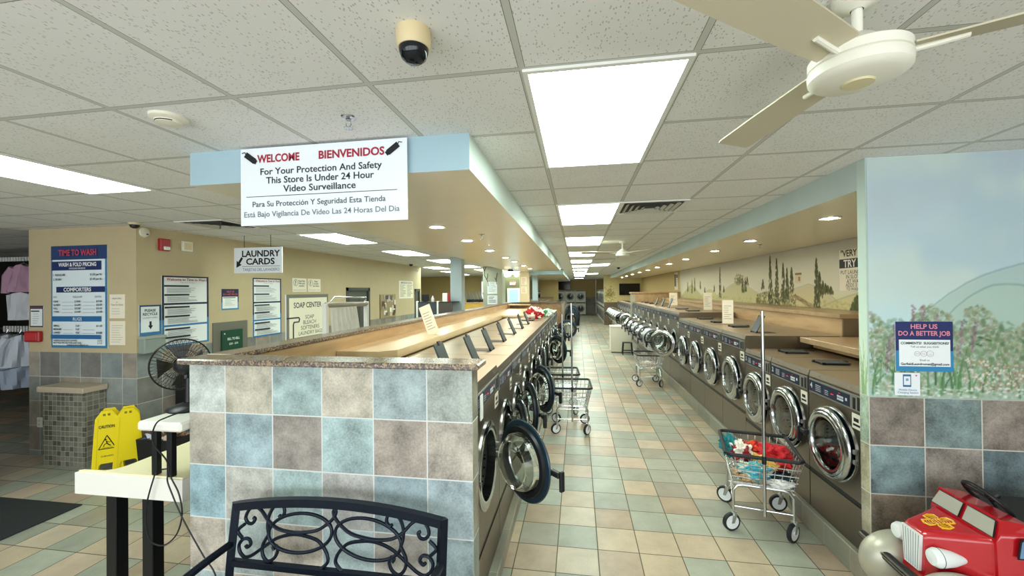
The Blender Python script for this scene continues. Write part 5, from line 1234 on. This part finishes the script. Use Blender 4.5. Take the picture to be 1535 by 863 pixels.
# bush painted beside the far television
P = Paint(1.47, 2.2, 1.3, 2.2, .03); P.a[:] = P.hexc('d5c58f')
for k in range(200): P.dab(1.75+r.gauss(0, .14), 1.72+r.gauss(0, .16), .035, .03, r.choice(['7a6a38', '9a8450', 'b09a5c', '5c5028', '8a7a44']), .6)
P.build('painted_bush', lambda u, z: np.stack([u, np.full_like(u, 23.497), z], 1), bpy.data.objects['wall_right_back'])

# ------------------------------------------------------------ background
def box_struct(name, mt, *a): return struct(MB().m(mt).box(*a).build(name))
box_struct('wall_column_1', M_bluecol, -3.02, 9.5, 0, -2.74, 9.78, CZ)
c2 = box_struct('wall_column_2', mat('column_grey_paint', 'a9ab98', .7, var=.06), -3.15, 13.5, 0, -2.49, 14.1, CZ)
p = MB().m(mat('painted_bark', '4a4436', .8))
for ln in ([(-.60, .42), (-.5, .28), (-.52, .15), (-.36, 0), (-.3, -.08), (-.26, -.22)], [(-.5, .28), (-.44, .4), (-.36, .45)], [(-.36, 0), (-.30, .12), (-.31, .2)], [(.26, -.16), (.22, -.02), (.27, .14), (.30, .22)], [(.22, -.02), (.14, .06)]):
    p.tube([(-2.82+a*.55, 13.497, 2.36+b_) for a, b_ in ln], .012, 5)
p.build('painted_branch', None, c2)
sign('column_notice', 'white notice sheet on the grey column with painted branches, upper one', 'notice', .34, .40, (-2.83, 13.498, 2.08), '-y', lines(.34, .04, .30, .06, 6, .05, '9a9a94', .012), [('NOTICE', .17, .03, .03, '6a6a64')])
sign('column_notice', 'white notice sheet on the grey column with painted branches, lower one', 'notice', .34, .30, (-2.83, 13.498, 1.68), '-y', lines(.34, .04, .30, .05, 4, .055, '5a5a54', .02), [])
c3 = box_struct('wall_column_3', mat('column_tan_paint', 'd2bb94', .7), -2.2, 15.6, 0, -1.86, 15.95, CZ)
sign('column_notice', 'red printed notice on the tan column before the far island, upper one', 'notice', .22, .3, (-2.03, 15.598, 2.35), '-y', lines(.22, .03, .19, .05, 6, .04, 'c06a5a', .01), [], back='ead2bc')
sign('column_notice', 'red printed notice on the tan column before the far island, lower one', 'notice', .22, .26, (-2.03, 15.598, 2.0), '-y', lines(.22, .03, .19, .05, 5, .04, 'c06a5a', .012), [], back='ead2bc')
box_struct('wall_column_4', M_bluecol, -1.97, 18, 1.56, -1.74, 18.25, CZ)
# service desk behind the long half wall
t = thing('service_stand', 'dark panelled service stand with white posts behind the granite ledge', 'service stand', (-3.22, 9.0, 0))
for (x0, x1) in ((-.42, .04), (.07, .40)): MB().m(mat('stand_panel', '3a3f46', .5) if x0 < 0 else mat('stand_panel_brown', '4a443c', .5)).box(x0, 0, 1.38, x1, .05, 1.72, .004).build('panel', None, t)
for x in (-.44, .055): MB().m(M_white).box(x-.02, -.02, 0, x+.02, .06, 1.76, .004).build('post', None, t)
MB().m(M_white).box(-.42, 0, 1.33, .42, .5, 1.37).build('shelf', None, t); MB().m(M_dark).box(-.40, .05, 0, .40, .5, 1.33).build('base', None, t); MB().m(M_dark).box(-.42, .0, 1.72, .42, .5, 1.74).build('stand_top', None, t)
t = thing('monitor', 'small black monitor on the service stand', 'monitor', (-3.54, 9.2, 1.741)); MB().m(M_black).box(-.09, 0, .02, .09, .03, .17, .004).build('screen', None, t); MB().m(M_black).box(-.05, -.03, 0, .05, .06, .02).build('foot', None, t)
t = thing('spray_bottle', 'small white bottle on the service stand', 'bottle', (-3.34, 9.15, 1.741)); MB().m(M_white).lathe([(.0005, 0), (.035, 0), (.035, .08), (.014, .10), (.014, .12), (.0005, .12)], n=16).build('bottle', None, t); MB().m(M_cream).lathe([(.016, .12), (.016, .14), (.0005, .142)], n=12).build('cap', None, t)
t = thing('tissue_box', 'white box with a red side on the service stand', 'box', (-3.03, 9.2, 1.741)); MB().m(M_white).box(-.09, 0, 0, .03, .12, .2, .003).build('carton', None, t); MB().m(M_red).box(.03, 0, 0, .07, .12, .2, .003).build('red_side', None, t)
# bagging rack
t = thing('bagging_rack', 'white garment bagging rack with a hanging plastic sheet behind the granite ledge', 'rack', (-3.2, 5.35, 0), PI/2)
for x in (-.53, .50): MB().m(M_white).box(x-.03, -.03, 0, x+.03, .03, 1.84, .005).build('post', None, t)
MB().m(mat('roller_grey', 'a09c8c', .4)).cyl((-.52, 0, 1.82), (.5, 0, 1.80), .035, 14).build('roller', None, t)
MB().m(M_chromewire).tube([(-.45, 0, 1.84), (-.33, .0, 1.92), (.50, 0, 1.90), (.45, 0, 1.83)], .009, 6).build('wire_hoop', None, t)
m_ = mat('plastic_sheet', 'e2e2da', .25, var=.15, vscale=9); V = []; F = []
for i in range(26):
    u = i/25
    for j in range(9): v = j/8; V.append((-.46+u*(.62+.28*v), -.02-.02*math.sin(u*40+v*2)-.03*v, 1.78-1.0*v))
for i in range(25):
    for j in range(8): F.append((i*9+j, i*9+j+1, i*9+j+10, i*9+j+9))
MB().m(m_).add(V, F, True).build('plastic_sheet', None, t)
# machines and counter by the back wall
for i in range(6):
    t = thing('coin_machine', 'dark machine with a tilted front by the back room wall, %s from the service stand' % ORD[i], 'machine', (-4.95+.17*i, 18.2, 0), 0, 'dark machines by the back wall')
    MB().m(M_black).box(-.078, 0, 0, .078, .4, 1.6, .004).build('cabinet', None, t); MB().m(mat('machine_grey', '6c6e6a', .4)).box(-.05, -.015, 0, .04, 0, .42, .003, Matrix.Translation((0, .02, 1.52)) @ Matrix.Rotation(-.35, 4, 'Y')).build('tilted_front', None, t)
t = thing('wood_counter', 'yellow wooden counter front before the dark machines', 'counter', (-4.45, 17.6, 0)); MB().m(mat('yellow_wood', 'c8a048', .5, var=.1)).box(-.5, 0, 0, .5, .5, 1.44, .01).build('cabinet', None, t); MB().m(M_woodlight).box(-.52, -.02, 1.44, .52, .52, 1.47, .005).build('counter_top', None, t)
blob('plush_toy', 'small yellow plush toy at the end of the yellow counter', 'toy', (-3.99, 17.75, 1.55), .07, .07, .085, 'e0c050', 51, None, .2)
t = thing('exit_sign', 'red EXIT sign above the far blue lit door', 'exit sign', (-3.215, 20.37, 2.34)); MB().m(mat('exit_red', 'c8302c', .5, emit=1.2)).box(-.15, 0, -.09, .15, .04, .09, .006).build('housing', None, t); MB().m(mat('exit_letters', 'ffd8d0', .5, emit=2)).text('EXIT', 0, -.05, .10, -.002, bold=.03).build('lettering', None, t)
d = struct(MB().m(M_white).box(-3.50, 20.34, 0, -3.40, 20.40, 2.1).box(-2.95, 20.34, 0, -2.86, 20.40, 2.1).box(-3.4, 20.34, 2.02, -2.95, 20.40, 2.1).build('door_3'))
MB().m(mat('daylit_glass', '8fd4e8', .2, emit=.4)).box(-3.4, 20.36, .2, -2.95, 20.38, 2.02).build('glass_pane', None, d)
# televisions
for (x0, x1, z0, z1, y, lab) in ((-1.77, -.59, 2.01, 2.735, 33.82, 'black television high on the wall above the white stacked dryers'), (2.28, 3.385, 1.67, 2.31, 23.42, 'black television on the wall beside the painted bush')):
    t = thing('television', lab, 'television', ((x0+x1)/2, y, (z0+z1)/2)); a, b_ = (x1-x0)/2, (z1-z0)/2
    MB().m(M_black).box(-a, 0, -b_, a, .05, b_, .006).build('housing', None, t); MB().m(M_tv).box(-a+.015, -.003, -b_+.02, a-.015, 0, b_-.015).build('screen', None, t); MB().m(M_blackmetal).box(-.1, .05, -.1, .1, .075, .1).build('wall_mount', None, t)
# dryers
def dryer_proto():
    d = {}
    d['b'] = MB().m(mat('dryer_white', 'dcdacb', .4)).box(-.40, 0, 0, .40, .8, 1.93, .008).mesh('cabinet')
    m_ = MB().m(M_black)
    m_.box(-.38, -.006, .88, .38, 0, .96); d['s1'] = m_.mesh('control_strip')
    m_ = MB().m(M_black); m_.box(-.38, -.006, 1.84, .38, 0, 1.90); d['s2'] = m_.mesh('top_strip')
    m_ = MB().m(M_panelgrey).lathe([(.30, 0), (.30, .02), (.27, .03), (.21, .025)], axis='y', n=32); d['d'] = m_.mesh('dryer_door')
    m_ = MB().m(mat('dark_glass', '22302e', .08)).lathe([(.215, .022), (.1, .03), (.0005, .032)], axis='y', n=28); d['g'] = m_.mesh('door_glass')
    return d
DP = dryer_proto()
def dryer(x, y, rz, label, group):
    t = thing('stacked_dryer', label, 'dryer', (x, y, .04), rz, group); link('cabinet', DP['b'], t); link('control_strip', DP['s1'], t); link('top_strip', DP['s2'], t)
    for z in (.46, 1.42): dd = link('dryer_door', DP['d'], t, (0, 0, z)); link('door_glass', DP['g'], dd)
for i in range(5): dryer(.22-.82*i, 33.0, 0, 'white stacked dryer on the far end wall, %s from the aisle' % ORD[i], 'stacked dryers at the far wall')
for i in range(11): dryer(1.46, 24.1+.82*i, -PI/2, 'white stacked dryer along the far side wall, %s past the brown tiled pier' % ORD[i], 'stacked dryers along the side wall')
t = thing('white_cabinet', 'plain white cabinet at the end of the open door washers', 'cabinet', (1.32, 13.2, 0)); MB().m(M_cream).box(-.31, 0, .03, .31, .55, .80, .005).build('body', None, t); MB().m(M_cream).box(-.32, -.01, .80, .32, .56, .83, .005).build('top', None, t); MB().m(M_dark).box(-.29, .03, 0, .29, .5, .03).build('plinth', None, t)
t = thing('step_stool', 'black step stool in front of the white cabinet', 'stool', (1.48, 12.95, 0)); MB().m(M_black).box(-.14, -.12, .35, .14, .12, .37, .005).build('seat', None, t)
for (x, y) in ((-1, -1), (1, -1), (-1, 1), (1, 1)): MB().m(M_black).tube([(x*.15, y*.13, 0), (x*.12, y*.10, .35)], .015, 6).build('leg', None, t)
MB().m(M_black).box(-.13, -.125, .12, .13, -.02, .14).build('step', None, t)
t = thing('trash_can', 'dark trash can far down the aisle', 'trash can', (-.12, 23.2, 0)); MB().m(M_darkrub).lathe([(.0005, 0), (.2, 0), (.24, .72), (.0005, .72)], n=20).build('body', None, t); MB().m(M_black).lathe([(.25, .72), (.25, .76), (.15, .85), (.0005, .86)], n=20).build('lid', None, t)

# dry cleaning room beyond the pier: conveyor rails and bagged garments
t = thing('conveyor_rail', 'grey garment conveyor rail in the dark side room', 'rail', (-9.2, 5.6, 2.68)); MB().m(M_chromewire).box(-1.6, -.02, -.03, 1.9, .02, .03).build('upper_rail', None, t); s_ = MB().m(M_white)
for i in range(14): s_.box(-.6+.06*i, -.035, -.11, -.565+.06*i, -.02, -.04)
s_.build('slot_markers', None, t); MB().m(M_chromewire).tube([(.35, 0, 0), (.35, 0, .12)], .015, 6).build('hanger_bolt', None, t)
t = thing('garment_rail', 'lower garment rail in the dark side room', 'rail', (-9.2, 5.55, 1.42)); MB().m(M_chromewire).cyl((-1.6, 0, 0), (1.9, 0, 0), .02, 8).build('rail', None, t); s_ = MB().m(M_white)
for i in range(10): s_.box(-.45+.06*i, -.03, -.05, -.415+.06*i, -.022, .05)
s_.build('slot_markers', None, t)
def garment(x, y, z, w_, h_, c1, c2, label, seed, split=.5, group=None, rz=20):
    t = thing('hanging_garment', label, 'garment', (x, y, z), math.radians(rz), group); r_ = random.Random(seed)
    MB().m(M_chromewire).tube([(0, 0, .02), (.02, 0, .07), (0, 0, .11), (-.02, 0, .09)], .004, 5).tube([(-w_*.42, 0, -.06), (0, 0, .02), (w_*.42, 0, -.06)], .004, 5).build('hanger', None, t)
    def body(z0, z1, mt, k0, k1):
        b = MB().m(mt); n = 24; V = []; F = []
        for i in range(9):
            v = i/8; hw_ = w_*.5*(k0+(k1-k0)*v)
            for j in range(n): a = 2*PI*j/n; V.append((hw_*math.cos(a)*(1+.04*math.sin(a*5+seed)), (.07+.03*v)*math.sin(a)*(1+.3*math.sin(a*7+seed+v*3)), z0+(z1-z0)*v+(0 if i else -.05*abs(math.cos(a)))))
        for i in range(8):
            for j in range(n): F.append((i*n+j, i*n+(j+1) % n, (i+1)*n+(j+1) % n, (i+1)*n+j))
        F += [tuple(range(n))[::-1], tuple(8*n+j for j in range(n))]
        return b.add(V, F, True)
    zs = -h_*split; body(-.0, zs, mat('garment_'+c1, c1, .6, bump=.2, bscale=25), .55, 1.0).build('upper', None, t); body(zs, -h_, mat('garment_'+c2, c2, .6, bump=.2, bscale=25), 1.0, .9).build('lower', None, t)
    for s in (-1, 1):
        b = MB().m(mat('garment_'+c1, c1, .6)); b.tube([(s*w_*.30, 0, -.06), (s*w_*.47, .0, -.2), (s*w_*.52, -.02, -.48)], .07, 10, rs=[.06, .07, .05]); b.build('sleeve', None, t)
garment(-9.1, 5.45, 2.50, .44, .92, 'c49ab0', 'e2e4ea', 'pink and white shirt hanging in the dark side room', 3, .5)
for i, (x, c1, c2) in enumerate([(-9.9, '6a1622', '2a2a30'), (-9.55, '8a1a28', '6a1622'), (-9.2, 'c8ccd4', '8a94a4'), (-8.85, 'dfe6f0', 'b8c4d8')]):
    garment(x, 5.4-.05*i, 1.36, .42, .85, c1, c2, ['dark red garment on the lower rail at its outer end', 'crimson garment in shiny plastic on the lower rail', 'grey wrapped garment on the lower rail', 'pale blue wrapped garment nearest the pier'][i], 10+i, .6, 'bagged garments on the lower rail', 72)
